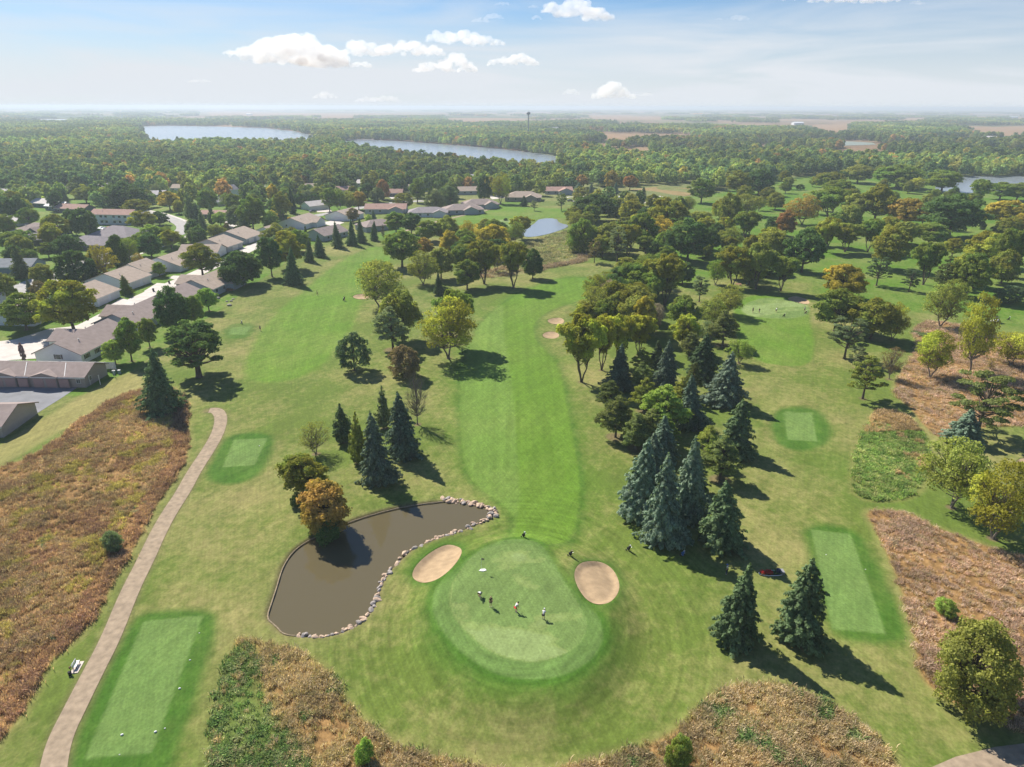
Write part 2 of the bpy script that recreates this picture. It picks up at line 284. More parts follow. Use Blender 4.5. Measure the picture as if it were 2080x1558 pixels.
# colours: linear reflectance of each kind of turf
K = dict(rough=(.108,.152,.028), fair=(.098,.184,.020), fairl=(.116,.200,.034), green=(.178,.240,.074), collar=(.105,.180,.045), dark=(.050,.124,.014),
         tee=(.118,.198,.050), dry=(.245,.218,.080), prairie=(.24,.145,.058), prairieg=(.11,.15,.035), lawn=(.082,.165,.016), sand=(.37,.265,.175), soil=(.16,.11,.07),
         meadow=(.155,.15,.06), town=(.135,.16,.055))
mulch = []                                        # filled by the tree list: bare soil round trunks
def ground_attrs(x, y):
    n = x.size; col = np.tile(np.array(K['rough']), (n, 1)); dry = np.full(n, .8); s1 = np.full(n, .35); s2 = np.zeros(n); s3 = np.zeros(n); pr = np.zeros(n)
    reg = np.zeros(n, np.int8)
    bb = (x.min(), x.max(), y.min(), y.max())
    def cover(poly, w=.3, grow=0.0):
        m = (poly[:, 0].max() + w + grow > bb[0]) & (poly[:, 0].min() - w - grow < bb[1]) & (poly[:, 1].max() + w + grow > bb[2]) & (poly[:, 1].min() - w - grow < bb[3])
        out = np.zeros(n)
        if not m: return out
        sel = np.where((x > poly[:, 0].min() - w * 2 - grow) & (x < poly[:, 0].max() + w * 2 + grow) & (y > poly[:, 1].min() - w * 2 - grow) & (y < poly[:, 1].max() + w * 2 + grow))[0]
        if len(sel): out[sel] = 1 - sst(-w, w, sdf(poly, x[sel], y[sel]) - grow)
        return out
    def lay(a, c, d=None, v1=None, p=None):
        nonlocal col, dry, s1, pr
        col = col * (1 - a[:, None]) + np.array(K[c]) * a[:, None]
        if d is not None: dry = dry * (1 - a) + d * a
        if v1 is not None: s1 = s1 * (1 - a) + v1 * a
        if p is not None: pr = pr * (1 - a) + p * a
    lay(sst(470, 560, y) * (x < 330), 'town', .5, 0)
    lay(((x < -100) & (y > 150)) * 1.0, 'lawn', .55, 0)
    lay(cover(course_right, 6), 'lawn', .45, .2)
    lay(cover(lawn_far, 3), 'fair', .3, .1); lay(cover(lawn_back, 3), 'lawn', .1, 0)
    # greener band behind the central fairway and along its flanks
    lay(.55 * cover(fair_main, 3.5, 4), 'lawn', .45, .4)
    a = cover(strip_dry, 1.0); lay(a * .8, 'dry', .5, .5)
    a = cover(fair_left, 1.6); lay(a, 'fair', .22, 0); s2 = a * .9
    a = cover(fair_right, .8); lay(a, 'fair', .2, .5)
    a = cover(green_right, .6); lay(a, 'green', 0, .2)
    lay(cover(green_far, 1), 'green', 0, 0)
    lay(cover(fair_main, .8, 1.2) * .6, 'dark', .2, .3)
    fm = cover(fair_main, .35)
    edge = np.interp(y, [80, 105, 150, 200, 260], [-1, 1.5, 0.3, -2.5, -4])
    lay(fm, 'fair', .1, .8); lay(fm * (1 - sst(-.5, .5, x - edge)), 'fairl', .12, 1.0)
    a = cover(mound_dark, 3.0); lay(a * .85, 'dark', .15, 0)
    for t_, w, st in zip(tee_round, (1.0, 1.1, 1.2, 1.2, .9), (1, 1, 1, .95, .8)): lay(cover(t_, w) * st, 'dark', .12, .2)
    for t_ in tees: lay(cover(t_, .18), 'tee', .08, .25)
    g1 = np.sqrt((x - GC[0]) ** 2 + (y - GC[1]) ** 2)
    s3 = (1 - sst(26, 40, g1)) * .9; s1 = s1 * (1 - s3)
    lay(cover(green_out, .5, 1.0) * .7, 'dark', 0); lay(cover(green_out, .25), 'collar', .05)
    g = cover(green_in, .18); lay(g, 'green', 0); s3 = s3 * (1 - .75 * g)
    for q in bunkers[:2]: lay(cover(q, 1.2, 1.2) * .8, 'dark', .1)
    a = cover(pond, .9, .5); lay(a * .8, 'soil', 0, 0)
    for q, c, d, p in ((prairie_left, 'prairie', 0, 1), (prairie_low, 'prairie', 0, 1), (prairie_right, 'prairie', 0, 1), (prairie_up, 'prairie', 0, 1), (weeds_mid, 'prairieg', 0, 1), (meadow, 'meadow', .3, .8)):
        lay(cover(q, .7, .9) * .5, 'dry', .3, 0)
        a = cover(q, .5); lay(a, c, d, 0, p)
    lay(cover(prairie_green, 2), 'prairieg', 0, 0, 1)
    a = (1 - sst(.5, 2.4, sdline(track_pts, x, y))) if bb[2] < 170 else np.zeros(n)
    lay(a * .7, 'soil', 0, 0)
    for mx, my, mr in mulch:
        if bb[0] < mx < bb[1] and bb[2] < my < bb[3]:
            sel = np.where((np.abs(x - mx) < mr * 2) & (np.abs(y - my) < mr * 2))[0]
            if len(sel):
                al = np.zeros(n); al[sel] = 1 - sst(mr * .6, mr, np.hypot(x[sel] - mx, y[sel] - my)); lay(al * .75, 'soil', 0, 0)
    z = hgt(x, y)
    for q, lv in ((pond, -.75), (pond2, -.6)):
        a = cover(q, .55, -.1); z = z * (1 - a) + lv * a
    for q in bunkers: z = z - .9 * cover(q, .3, -.3)
    for k, (q) in enumerate([fair_main, fair_left, fair_right]): reg[cover(q, .01) > .5] = 1
    for q in tees: reg[cover(q, .01) > .5] = 2
    for q in (green_in, green_right, green_far): reg[cover(q, .01) > .5] = 3
    return col, np.stack([dry, s1, s2, s3], 1), pr, z, reg
# ground material
GM = bpy.data.materials.new('turf'); GM.use_nodes = True; t = GM.node_tree; b = t.nodes['Principled BSDF']
def A_(name):
    a = N(t, 'ShaderNodeAttribute'); a.attribute_name = name; return a
acol, amask, apr = A_('col'), A_('mask'), A_('pr'); sep = N(t, 'ShaderNodeSeparateColor'); t.links.new(amask.outputs['Color'], sep.inputs[0])
geo = N(t, 'ShaderNodeNewGeometry'); pos = geo.outputs['Position']
big = noise_(t, pos, .035, 6, .6); med = noise_(t, pos, .7, 5, .62); fine = noise_(t, pos, 3.0, 3, .6)
f1 = math_(t, 'MULTIPLY', sep.outputs[0], maprange_(t, math_(t, 'ADD', math_(t, 'MULTIPLY', big, .72), math_(t, 'MULTIPLY', med, .28)), .45, .62, 0, .95), True)
c = mix_(t, f1, acol.outputs['Color'], (.27, .235, .095))
# darker, greener drifts
ggm = N(t, 'ShaderNodeAttribute'); ggm.attribute_name = 'pg'
gp_ = noise_(t, vec_scale(t, pos, (.055, .085, 0)), 1.0, 5, .55)
c = mix_(t, math_(t, 'MULTIPLY', ggm.outputs['Fac'], maprange_(t, gp_, .48, .51, 0, .9)), c, (.125, .195, .055))
c = mix_(t, math_(t, 'MULTIPLY', ggm.outputs['Fac'], maprange_(t, gp_, .48, .44, 0, .5)), c, (.215, .285, .115))
f2 = math_(t, 'MULTIPLY', math_(t, 'MULTIPLY', sep.outputs[0], maprange_(t, noise_(t, vec_scale(t, pos, (.05, .04, .05)), 1.0, 5), .50, .68, 0, .5)), math_(t, 'SUBTRACT', 1.0, apr.outputs['Fac']), True)
c = mix_(t, f2, c, (.072, .135, .018))
def streak(vec, w, amp):
    nz = noise_(t, vec, 1.0, 4, .6); return math_(t, 'ADD', 1.0, math_(t, 'MULTIPLY', math_(t, 'MULTIPLY', math_(t, 'SUBTRACT', nz, .5), amp), w))
st = streak(vec_scale(t, pos, (.55, .02, 1)), sep.outputs[1], .75)
st = math_(t, 'MULTIPLY', st, streak(mapping_(t, pos, R(-8), (.42, .02, 1)), sep.outputs[2], .8))
vm = N(t, 'ShaderNodeVectorMath', operation='SUBTRACT'); t.links.new(pos, vm.inputs[0]); vm.inputs[1].default_value = (GC[0], GC[1], 0)
sx = N(t, 'ShaderNodeSeparateXYZ'); t.links.new(vec_scale(t, vm.outputs[0], (1.12, .92, 0)), sx.inputs[0])
rr = math_(t, 'SQRT', math_(t, 'ADD', math_(t, 'MULTIPLY', sx.outputs[0], sx.outputs[0]), math_(t, 'MULTIPLY', sx.outputs[1], sx.outputs[1])))
an = math_(t, 'ARCTAN2', sx.outputs[0], math_(t, 'MULTIPLY', sx.outputs[1], 1.0))
cx = N(t, 'ShaderNodeCombineXYZ'); t.links.new(math_(t, 'MULTIPLY', rr, 1.1), cx.inputs[0]); t.links.new(math_(t, 'MULTIPLY', math_(t, 'ABSOLUTE', an), 1.6), cx.inputs[1])
st = math_(t, 'MULTIPLY', st, streak(cx.outputs[0], amask.outputs['Alpha'], 1.1))
# crosswise scuffs everywhere
st = math_(t, 'MULTIPLY', st, maprange_(t, noise_(t, mapping_(t, pos, R(35), (.5, .08, 1)), 1.0, 4), .3, .7, .9, 1.1))
v = math_(t, 'MULTIPLY', st, math_(t, 'MULTIPLY', maprange_(t, med, .3, .7, .90, 1.10), maprange_(t, fine, .3, .7, .84, 1.16)))
v = math_(t, 'MULTIPLY', v, maprange_(t, noise_(t, mapping_(t, pos, R(-20), (2.6, .16, 1)), 1.0, 3), .3, .7, .90, 1.10))
v = math_(t, 'MULTIPLY', v, maprange_(t, noise_(t, mapping_(t, pos, R(24), (2.2, .14, 1)), 1.0, 3), .3, .7, .91, 1.09))
# prairie ground: strong mottling
pm = maprange_(t, noise_(t, pos, .9, 5, .65), .3, .7, .55, 1.5)
v = math_(t, 'MULTIPLY', v, math_(t, 'ADD', math_(t, 'MULTIPLY', math_(t, 'SUBTRACT', pm, 1.0), apr.outputs['Fac']), 1.0))
sc = N(t, 'ShaderNodeVectorMath', operation='SCALE'); t.links.new(c, sc.inputs[0]); t.links.new(v, sc.inputs['Scale'])
t.links.new(sc.outputs[0], b.inputs['Base Color']); b.inputs['Roughness'].default_value = .95; b.inputs['Specular IOR Level'].default_value = .1
bp = N(t, 'ShaderNodeBump'); bp.inputs['Strength'].default_value = .22; bp.inputs['Distance'].default_value = .12
t.links.new(math_(t, 'ADD', med, math_(t, 'MULTIPLY', fine, .4)), bp.inputs['Height']); t.links.new(bp.outputs[0], b.inputs['Normal'])

def build_ground():
    zones = [(-135, 135, 38, 136, .33), (-310, 310, 136, 352, .75), (-960, 960, 352, 1108, 3.0)]
    names = {0: 'ground', 1: 'fairway', 2: 'tee_box', 3: 'putting_green'}
    for zi, (xa, xb, ya, yb, s) in enumerate(zones):
        nx = int(round((xb - xa) / s)) + 1; ny = int(round((yb - ya) / s)) + 1
        gx, gy = np.meshgrid(np.linspace(xa, xb, nx), np.linspace(ya, yb, ny)); x, y = gx.ravel(), gy.ravel()
        col, mask, pr, z, reg = ground_attrs(x, y)
        idx = np.arange(nx * ny).reshape(ny, nx)
        F = np.stack([idx[:-1, :-1], idx[:-1, 1:], idx[1:, 1:], idx[1:, :-1]], -1).reshape(-1, 4)
        fr = reg[F[:, 0]]
        for k in names:
            f = F[fr == k]
            if not len(f): continue
            used, inv = np.unique(f, return_inverse=True); f = inv.reshape(-1, 4)
            me = npmesh(names[k], np.stack([x[used], y[used], z[used]], 1), f, GM, True)
            a = me.attributes.new('col', 'FLOAT_COLOR', 'POINT'); a.data.foreach_set('color', np.hstack([col[used], np.ones((len(used), 1))]).astype(np.float32).ravel())
            a = me.attributes.new('mask', 'FLOAT_COLOR', 'POINT'); a.data.foreach_set('color', mask[used].astype(np.float32).ravel())
            a = me.attributes.new('pr', 'FLOAT', 'POINT'); a.data.foreach_set('value', pr[used].astype(np.float32))
            a = me.attributes.new('pg', 'FLOAT', 'POINT'); a.data.foreach_set('value', np.full(len(used), 1.0 if k == 3 else 0.0, np.float32))
            tag(link(names[k], me), kind='structure')
# far country: woods floor, ploughed fields, hedgerows
FM = bpy.data.materials.new('farmland'); FM.use_nodes = True; t = FM.node_tree; b = t.nodes['Principled BSDF']; geo = N(t, 'ShaderNodeNewGeometry'); pos = geo.outputs['Position']
vo = N(t, 'ShaderNodeTexVoronoi'); vo.distance = 'CHEBYCHEV'; vo.inputs['Scale'].default_value = 1.0; vo.inputs['Randomness'].default_value = .75
t.links.new(vec_scale(t, mapping_(t, pos, R(3), (1, 1, 1)), (1 / 620., 1 / 760., 0)), vo.inputs['Vector'])
cr = N(t, 'ShaderNodeValToRGB'); t.links.new(vo.outputs['Color'], cr.inputs[0]); cr.color_ramp.interpolation = 'CONSTANT'
el = cr.color_ramp.elements; el[0].position = 0; el[0].color = (.20, .135, .085, 1); el[1].position = .3; el[1].color = (.075, .10, .04, 1)
for p_, c_ in ((.42, (.255, .175, .105)), (.6, (.17, .15, .075)), (.72, (.23, .15, .09)), (.86, (.09, .13, .04))):
    e = el.new(p_); e.color = (*c_, 1)
c = mix_(t, maprange_(t, noise_(t, pos, .004, 5), .60, .64, 0, 1), cr.outputs[0], (.06, .08, .032))
sc = N(t, 'ShaderNodeVectorMath', operation='SCALE'); t.links.new(c, sc.inputs[0]); t.links.new(maprange_(t, noise_(t, pos, .02, 5), .3, .7, .8, 1.2), sc.inputs['Scale'])
t.links.new(sc.outputs[0], b.inputs['Base Color']); b.inputs['Roughness'].default_value = 1; b.inputs['Specular IOR Level'].default_value = 0
WF = mat('woodland_floor', (.075, .085, .035), 1, .4, .03, 0)
def frame(xa, xb, ya, yb, XA, XB, YA, YB, name, m, z=0):
    v = [(XA, YA, z), (XB, YA, z), (XB, YB, z), (XA, YB, z), (xa, ya, z), (xb, ya, z), (xb, yb, z), (xa, yb, z)]
    me = bpy.data.meshes.new(name); me.from_pydata(v, [], [(0, 1, 5, 4), (1, 2, 6, 5), (2, 3, 7, 6), (3, 0, 4, 7)]); me.materials.append(m); tag(link(name, me), kind='structure')
def flat(name, poly, m, z=.03, kind='structure', follow=True, sub=None):
    bm = bmesh.new(); vs = [bm.verts.new((p[0], p[1], 0)) for p in poly]; bm.faces.new(vs); bmesh.ops.triangulate(bm, faces=bm.faces[:])
    me = bpy.data.meshes.new(name); bm.to_mesh(me); bm.free()
    if follow:
        for v_ in me.vertices: v_.co.z = float(hgt(v_.co.x, v_.co.y)) + z
    else:
        for v_ in me.vertices: v_.co.z = z
    me.materials.append(m); return tag(link(name, me), kind=kind)
def ribbon(name, pts, width, m, z=.03, widths=None):
    d = np.gradient(pts, axis=0); nrm = np.stack([-d[:, 1], d[:, 0]], 1); nrm /= np.linalg.norm(nrm, axis=1)[:, None] + 1e-9
    V = []; k = 5
    for i, p in enumerate(pts):
        w = widths[i] if widths is not None else width
        for j in range(k):
            q = p + nrm[i] * w * (j / (k - 1) - .5); V.append((q[0], q[1], float(hgt(q[0], q[1])) + z))
    F = [(i * k + j, (i + 1) * k + j, (i + 1) * k + j + 1, i * k + j + 1) for i in range(len(pts) - 1) for j in range(k - 1)]
    me = npmesh(name, V, F, m); return tag(link(name, me), kind='structure')
def dens(p, step):                                # resample a polyline
    out = [p[0]]
    for a, b_ in zip(p[:-1], p[1:]):
        n = max(1, int(np.linalg.norm(b_ - a) / step)); out += [a + (b_ - a) * i / n for i in range(1, n + 1)]
    return np.array(out)
SAND = mat('sand', (.37, .27, .165), 1, .16, .9, .1, .4); GRAVEL = mat('gravel', (.30, .235, .165), .95, .22, 1.2, .2, .5)
CONC = mat('concrete', (.52, .48, .44), .9, .12, .4, .2); STREET = mat('street_asphalt', (.33, .32, .31), .9, .12, .3, .2); ASPH = mat('lot_asphalt', (.20, .205, .22), .9, .15, .25, .2)
def fill_sheet(name, poly, m, step, zf):          # a grid clipped to an outline, following a height function
    bm = bmesh.new(); xa, ya = poly.min(0); xb, yb = poly.max(0)
    vs = [bm.verts.new((p[0], p[1], 0)) for p in poly]; f = bm.faces.new(vs)
    for ax, lo, hi in ((0, xa, xb), (1, ya, yb)):
        q = lo + step
        while q < hi:
            co_ = [0, 0, 0]; co_[ax] = q; no = [0, 0, 0]; no[ax] = 1
            bmesh.ops.bisect_plane(bm, geom=bm.verts[:] + bm.edges[:] + bm.faces[:], plane_co=co_, plane_no=no); q += step
    me = bpy.data.meshes.new(name); bmesh.ops.triangulate(bm, faces=bm.faces[:]); bm.to_mesh(me); bm.free()
    xy = np.array([v_.co[:2] for v_ in me.vertices]); zz = zf(xy[:, 0], xy[:, 1])
    for v_, q in zip(me.vertices, zz): v_.co.z = q
    if me.polygons and me.polygons[0].normal.z < 0: me.flip_normals()
    me.polygons.foreach_set('use_smooth', [True] * len(me.polygons)); me.materials.append(m); return link(name, me)
def build_surfaces():
    for i, q in enumerate(bunkers):
        def zf(x, y, q=q):
            d = sdf(q, x, y); return hgt(x, y) - .0 - .42 * (1 - sst(-.9, 0.0, d))
        tag(fill_sheet('sand_bunker', q, SAND, .4 if i < 2 else 1.5, zf), kind='structure')
    n = len(track_pts); w = np.interp(np.arange(n), [0, 3, n - 1], [1.6, 2.3, 2.6])
    tp = dens(track_pts, 1.0); ribbon('path', tp, 2.6, GRAVEL, .05)
    fill = dens(gravel_low, 5); tag(fill_sheet('gravel_road', gravel_low, GRAVEL, 4, lambda x, y: hgt(x, y) + .05), kind='structure')
    wm = bpy.data.materials.new('pond_water'); wm.use_nodes = True; t = wm.node_tree; b = t.nodes['Principled BSDF']
    b.inputs['Base Color'].default_value = (.105, .088, .048, 1); b.inputs['Roughness'].default_value = .03; b.inputs['IOR'].default_value = 1.33
    nz = noise_(t, N(t, 'ShaderNodeNewGeometry').outputs['Position'], .8, 3); bp = N(t, 'ShaderNodeBump'); bp.inputs['Strength'].default_value = .05; bp.inputs['Distance'].default_value = .1
    t.links.new(nz, bp.inputs['Height']); t.links.new(bp.outputs[0], b.inputs['Normal'])
    def grow(p, d): c_ = p.mean(0); v = p - c_; return c_ + v * (1 + d / np.linalg.norm(v, axis=1))[:, None]
    flat('pond_water', grow(pond, .25), wm, -.25, follow=False)
    lw = bpy.data.materials.new('lake_water'); lw.use_nodes = True; t = lw.node_tree; b = t.nodes['Principled BSDF']
    b.inputs['Base Color'].default_value = (.22, .25, .28, 1); b.inputs['Roughness'].default_value = .22; b.inputs['IOR'].default_value = 1.33
    flat('pond_water', grow(pond2, .3), lw, -.2, follow=False)
    flat('lake_water', lake1, lw, .25, follow=False); flat('lake_water', lake2, lw, .25, follow=False); flat('lake_water', lake3, lw, .2, follow=False)
    flat('lake_water', lake4, lw, .25, follow=False)
    flat('lake_water', P((1648,287),(1700,286),(1772,290),(1780,294),(1720,296),(1650,294)), mat('shallow_water', (.22, .25, .20), .5), .3, follow=False)
    for poly, m in ((P((915,240),(1036,241),(1062,249),(915,251)), 0), (P((1200,271),(1330,274),(1385,284),(1240,284)), 0), (P((1650,254),(1722,252),(1720,268),(1700,279),(1650,262)), 0),
                    (P((1952,260),(2100,255),(2100,276),(1990,276)), 0), (P((1195,236),(1340,236),(1350,243),(1210,244)), 0), (P((1500,252),(1640,255),(1650,262),(1520,262)), 0), (P((420,228),(700,230),(900,236),(700,240),(430,236)), 0), (P((1380,238),(1640,240),(1650,246),(1390,244)), 0), (P((1830,240),(2090,242),(2090,250),(1840,247)), 0), (P((1770,262),(1880,261),(1900,270),(1790,272)), 0)):
        flat('field', poly, mat('stubble', (.27, .18, .11), 1, .1, .02, 0), .2, follow=False)
    road = lambda nm, pts, w, m, z=.05: ribbon(nm, dens(chaikin(np.array([at(*p) for p in pts]), 2, False), 3), w, m, z)
    road('road', ((-140,760),(-40,738),(30,722),(80,708),(140,682),(200,650),(250,624),(325,588),(372,568),(410,551),(450,533),(495,512),(530,494),(570,478),(620,462),(660,452),(720,446)), 7, CONC)
    road('street', ((-60,640),(0,612),(55,578),(90,565),(125,550),(165,535),(210,520),(260,505),(300,491),(345,480),(372,470),(378,460),(365,450),(340,441),(310,433),(270,428)), 9, STREET, .045)
    road('street', ((560,458),(610,444),(640,438),(670,434),(720,425),(760,416),(810,411),(860,408)), 8, STREET, .045)
    road('sidewalk', ((0,636),(55,600),(120,570),(200,540),(270,520),(335,500),(385,478),(398,460)), 1.8, CONC, .055)
    road('sidewalk', ((300,427),(345,436),(385,452),(392,464)), 1.8, CONC, .055)
    road('sidewalk', ((820,470),(880,452),(930,440),(975,430),(1000,424)), 2.4, GRAVEL, .04)
    for q in (((30,690),(100,668),(140,664),(190,655),(198,672),(150,690),(78,714),(82,728),(15,732),(-40,745),(-60,700)), ((212,627),(247,606),(270,612),(240,634)),
              ((292,592),(319,575),(348,577),(312,596)), ((342,565),(352,560),(384,561),(365,570)), ((485,508),(505,498),(535,495),(522,506),(490,516)),
              ((655,455),(672,448),(700,452),(680,460)), ((790,400),(830,398),(840,404),(800,407)), ((1150,400),(1195,398),(1200,412),(1165,410)), ((990,398),(1010,396),(1030,402),(1000,405)),
              ((1290,405),(1340,398),(1360,404),(1300,414)), ((96,566),(128,558),(140,563),(110,575)), ((905,424),(880,432),(870,426),(895,419)), ((455,450),(490,447),(495,460),(465,463)), ((640,424),(670,424),(675,431),(645,431))):
        flat('driveway', P(*q), CONC, .062)
    flat('parking_lot', P((-120,781),(0,781),(158,787),(120,812),(70,843),(0,846),(-160,850)), ASPH, .05)
    for q in (((1180,402),(1220,390),(1330,380),(1400,382),(1410,395),(1310,412)), ):
        flat('field', P(*q), mat('dry_grass', (.26, .20, .10), 1, .15, .1, 0), .05)
lake1 = P((278,257),(340,255),(440,257),(540,260),(600,267),(650,278),(640,298),(560,299),(400,296),(285,302))
lake2 = P((690,287),(740,284),(800,286),(870,291),(1000,301),(1080,310),(1120,316),(1150,322),(1150,348),(1120,352),(1100,351),(1040,349),(960,344),(880,335),(800,322),(730,310),(690,304))
lake3 = P((1900,358),(2080,358),(2500,352),(2600,395),(2200,402),(2080,393),(1960,393),(1900,388))
lake4 = P((70,243),(144,242),(140,250),(80,250))
# ------------------------------------------------------------------ plants: meshes of nominal height 10 m and crown width 8 m
def unit(v): return v / (np.linalg.norm(v, axis=-1, keepdims=True) + 1e-9)
def cards(c, nrm, size, g, asp=1.0):
    n = len(c); rv = g.normal(size=(n, 3)); a = unit(np.cross(nrm, rv)); b_ = np.cross(nrm, a)
    s = (size * g.uniform(.65, 1.35, n))[:, None]; a = a * s * asp; b_ = b_ * s * g.uniform(.55, .9, n)[:, None]
    V = np.stack([c - a - b_ * .6, c + a * .35 - b_, c + a + b_ * .5, c - a * .3 + b_], 1).reshape(-1, 3)
    return V, np.arange(4 * n).reshape(-1, 4)
DENS = 2.0
PROF = {
 'round': lambda t: np.clip(1 - np.abs((t - .42) / .60) ** 2.3, 0, 1) ** .6,
 'vase': lambda t: np.clip(.30 + 1.0 * t, 0, 1) * np.clip(1 - np.clip((t - .60) / .46, 0, 1) ** 2.2, 0, 1) ** .55,
 'oak': lambda t: np.clip(1 - np.abs((t - .40) / .63) ** 2.6, 0, 1) ** .5,
 'dense': lambda t: np.clip(1 - np.abs((t - .36) / .66) ** 2.2, 0, 1) ** .7,
 'column': lambda t: np.clip(1 - np.abs((t - .42) / .60) ** 2.6, 0, 1) ** .6,
 'pine': lambda t: np.clip(1.05 - t ** 1.25, 0, 1) ** .8 * np.clip(.55 + t * 3, 0, 1),
}
def crown(seed, prof, ncl, per, leaf, z0=2.4, z1=10, rx=4.0, rc=(.75, 1.25), flatn=.8, jit=.5, fill=.35):
    g = np.random.default_rng(seed); cl = []
    tries = 0
    while len(cl) < ncl and tries < 20000:
        tries += 1; t_ = g.uniform(0, 1); r = PROF[prof](np.array(t_)) * rx
        if g.uniform() > (r / rx) + .08: continue
        a = g.uniform(0, 2 * np.pi); f = np.sqrt(g.uniform(fill, 1)); rad = g.uniform(*rc)
        lump = 1 + .16 * np.sin(a * 2 + seed) + .10 * np.sin(a * 5 + seed * 2.3)
        rr_ = max(r * lump * f - rad * .45, 0)
        p = np.array([rr_ * np.cos(a), rr_ * np.sin(a), z0 + rad * .6 + t_ * (z1 - z0 - rad * 1.35)])
        if any(np.linalg.norm(p - q[0]) < .62 * (rad + q[1]) * .8 for q in cl) and tries < 8000: continue
        cl.append((p, rad))
    cs, ns = [], []; cen = np.array([0, 0, z0 + (z1 - z0) * .35])
    for p, rad in cl:
        k = int(per * DENS * (rad / np.mean(rc)) ** 1.7); d = unit(g.normal(size=(k, 3)))
        d[:, 2] = np.where(d[:, 2] < -.35, -d[:, 2], d[:, 2])
        rr_ = rad * g.uniform(.62, 1.05, k) * (1 + .18 * np.sin(d[:, 0] * 5 + seed) * np.sin(d[:, 1] * 6))
        c_ = p + d * rr_[:, None] * np.array([1, 1, flatn]); cs.append(c_)
        ns.append(unit(d * .75 + unit(c_ - cen) * .45 + g.normal(size=(k, 3)) * jit))
    c_ = np.vstack(cs); n_ = np.vstack(ns); V, F = cards(c_, n_, leaf * .72 if DENS > 1 else leaf, g)
    return V, F, cl
def limbs(seed, cl, z0, r0_=.22, share=.5, bare=0, top=.55, lean=0, multi=1):
    g = np.random.default_rng(seed + 99); m = MB(); H = 10
    stems = []
    for s_ in range(multi):
        a = s_ * 2.4 + seed; sp_ = 0 if multi == 1 else .7
        ox, oy = (0, 0) if multi == 1 else (.12 * math.cos(a), .12 * math.sin(a))
        pts = [(ox * .6, oy * .6, -.3), (ox, oy, .25), (ox + sp_ * .35 * math.cos(a), oy + sp_ * .35 * math.sin(a), z0 * .55), (ox + sp_ * math.cos(a), oy + sp_ * math.sin(a), z0), (ox + sp_ * 1.6 * math.cos(a) + g.uniform(-.2, .2), oy + sp_ * 1.6 * math.sin(a) + g.uniform(-.2, .2), z0 + (H - z0) * top)]
        k = r0_ / math.sqrt(multi); m.tube(pts, [k * 1.7, k * 1.1, k * .9, k * .8, k * .25], 7); stems.append(pts)
    for i, (p, rad) in enumerate(cl):
        if g.uniform() > share: continue
        pts = stems[i % multi]; b0 = Vector(pts[3]).lerp(Vector(pts[4]), min(max((p[2] - z0) / (H - z0) * .8 - .15, 0), .9))
        e = Vector(p); mid = b0.lerp(e, .5) + Vector((0, 0, -.06 * (e - b0).length)) + Vector(g.normal(size=3) * .1)
        r_ = r0_ * .38; m.tube([b0, mid, e], [r_, r_ * .6, r_ * .2], 5, cap=False)
        for _ in range(bare):
            q = e + Vector(unit(g.normal(size=3)) * rad * 1.0); m.tube([mid.lerp(e, .4), e.lerp(q, .5), q], [r_ * .3, r_ * .2, r_ * .08], 3, cap=False)
    return m
def conifer(seed, levels=30, br=11, leaf=.30, prof=None, droop=.28, z0=.5, z1=10, rx=4.0, gap=0.0, per=9):
    g = np.random.default_rng(seed); cs, ns = [], []
    for i in range(levels):
        t_ = (i + g.uniform(-.25, .25)) / (levels - 1); t_ = min(max(t_, 0), 1); z = z0 + (z1 - z0) * t_ ** .92
        R_ = rx * (prof(t_) if prof else (1 - t_) ** .74 * min(1, .72 + t_ * 3.0)) ; nb = max(4, int(br * (R_ / rx) ** .55) + 1)
        ph = g.uniform(0, 6.28)
        for k in range(nb):
            if g.uniform() < gap: continue
            a = ph + 6.283 * k / nb + g.uniform(-.22, .22); L = (R_ + .12) * g.uniform(.70, 1.14) * (1 + .15 * math.sin(a * 2 + z * .9 + seed) + .10 * math.sin(a * 3 - z * 1.7 + seed * 2)); zz = z + g.uniform(-.12, .12)
            m_ = max(3, int(per * L / rx) + 2); f = np.linspace(.22, 1, m_) ** .8; w = L * .17 * (1.25 - f)
            for side in (-1, 0, 1):
                if side and m_ < 4: continue
                x_ = f * L; off = side * w + g.normal(0, .05, m_); dz = -droop * x_ * (.45 + .55 * f) + .10 * f * f * L - abs(side) * .10
                c_ = np.stack([x_ * np.cos(a) - off * np.sin(a), x_ * np.sin(a) + off * np.cos(a), zz + dz + g.normal(0, .05, m_)], 1)
                cs.append(c_); o = np.array([np.cos(a), np.sin(a), 0.0]); n_ = np.tile(o * .55 + np.array([0, 0, .75]), (m_, 1)) + np.array([-np.sin(a), np.cos(a), 0]) * side * .35 + g.normal(0, .28, (m_, 3)); ns.append(unit(n_))
    c_ = np.vstack(cs); n_ = np.vstack(ns); return cards(c_, n_, leaf, g, 1.15)
VAR = {}
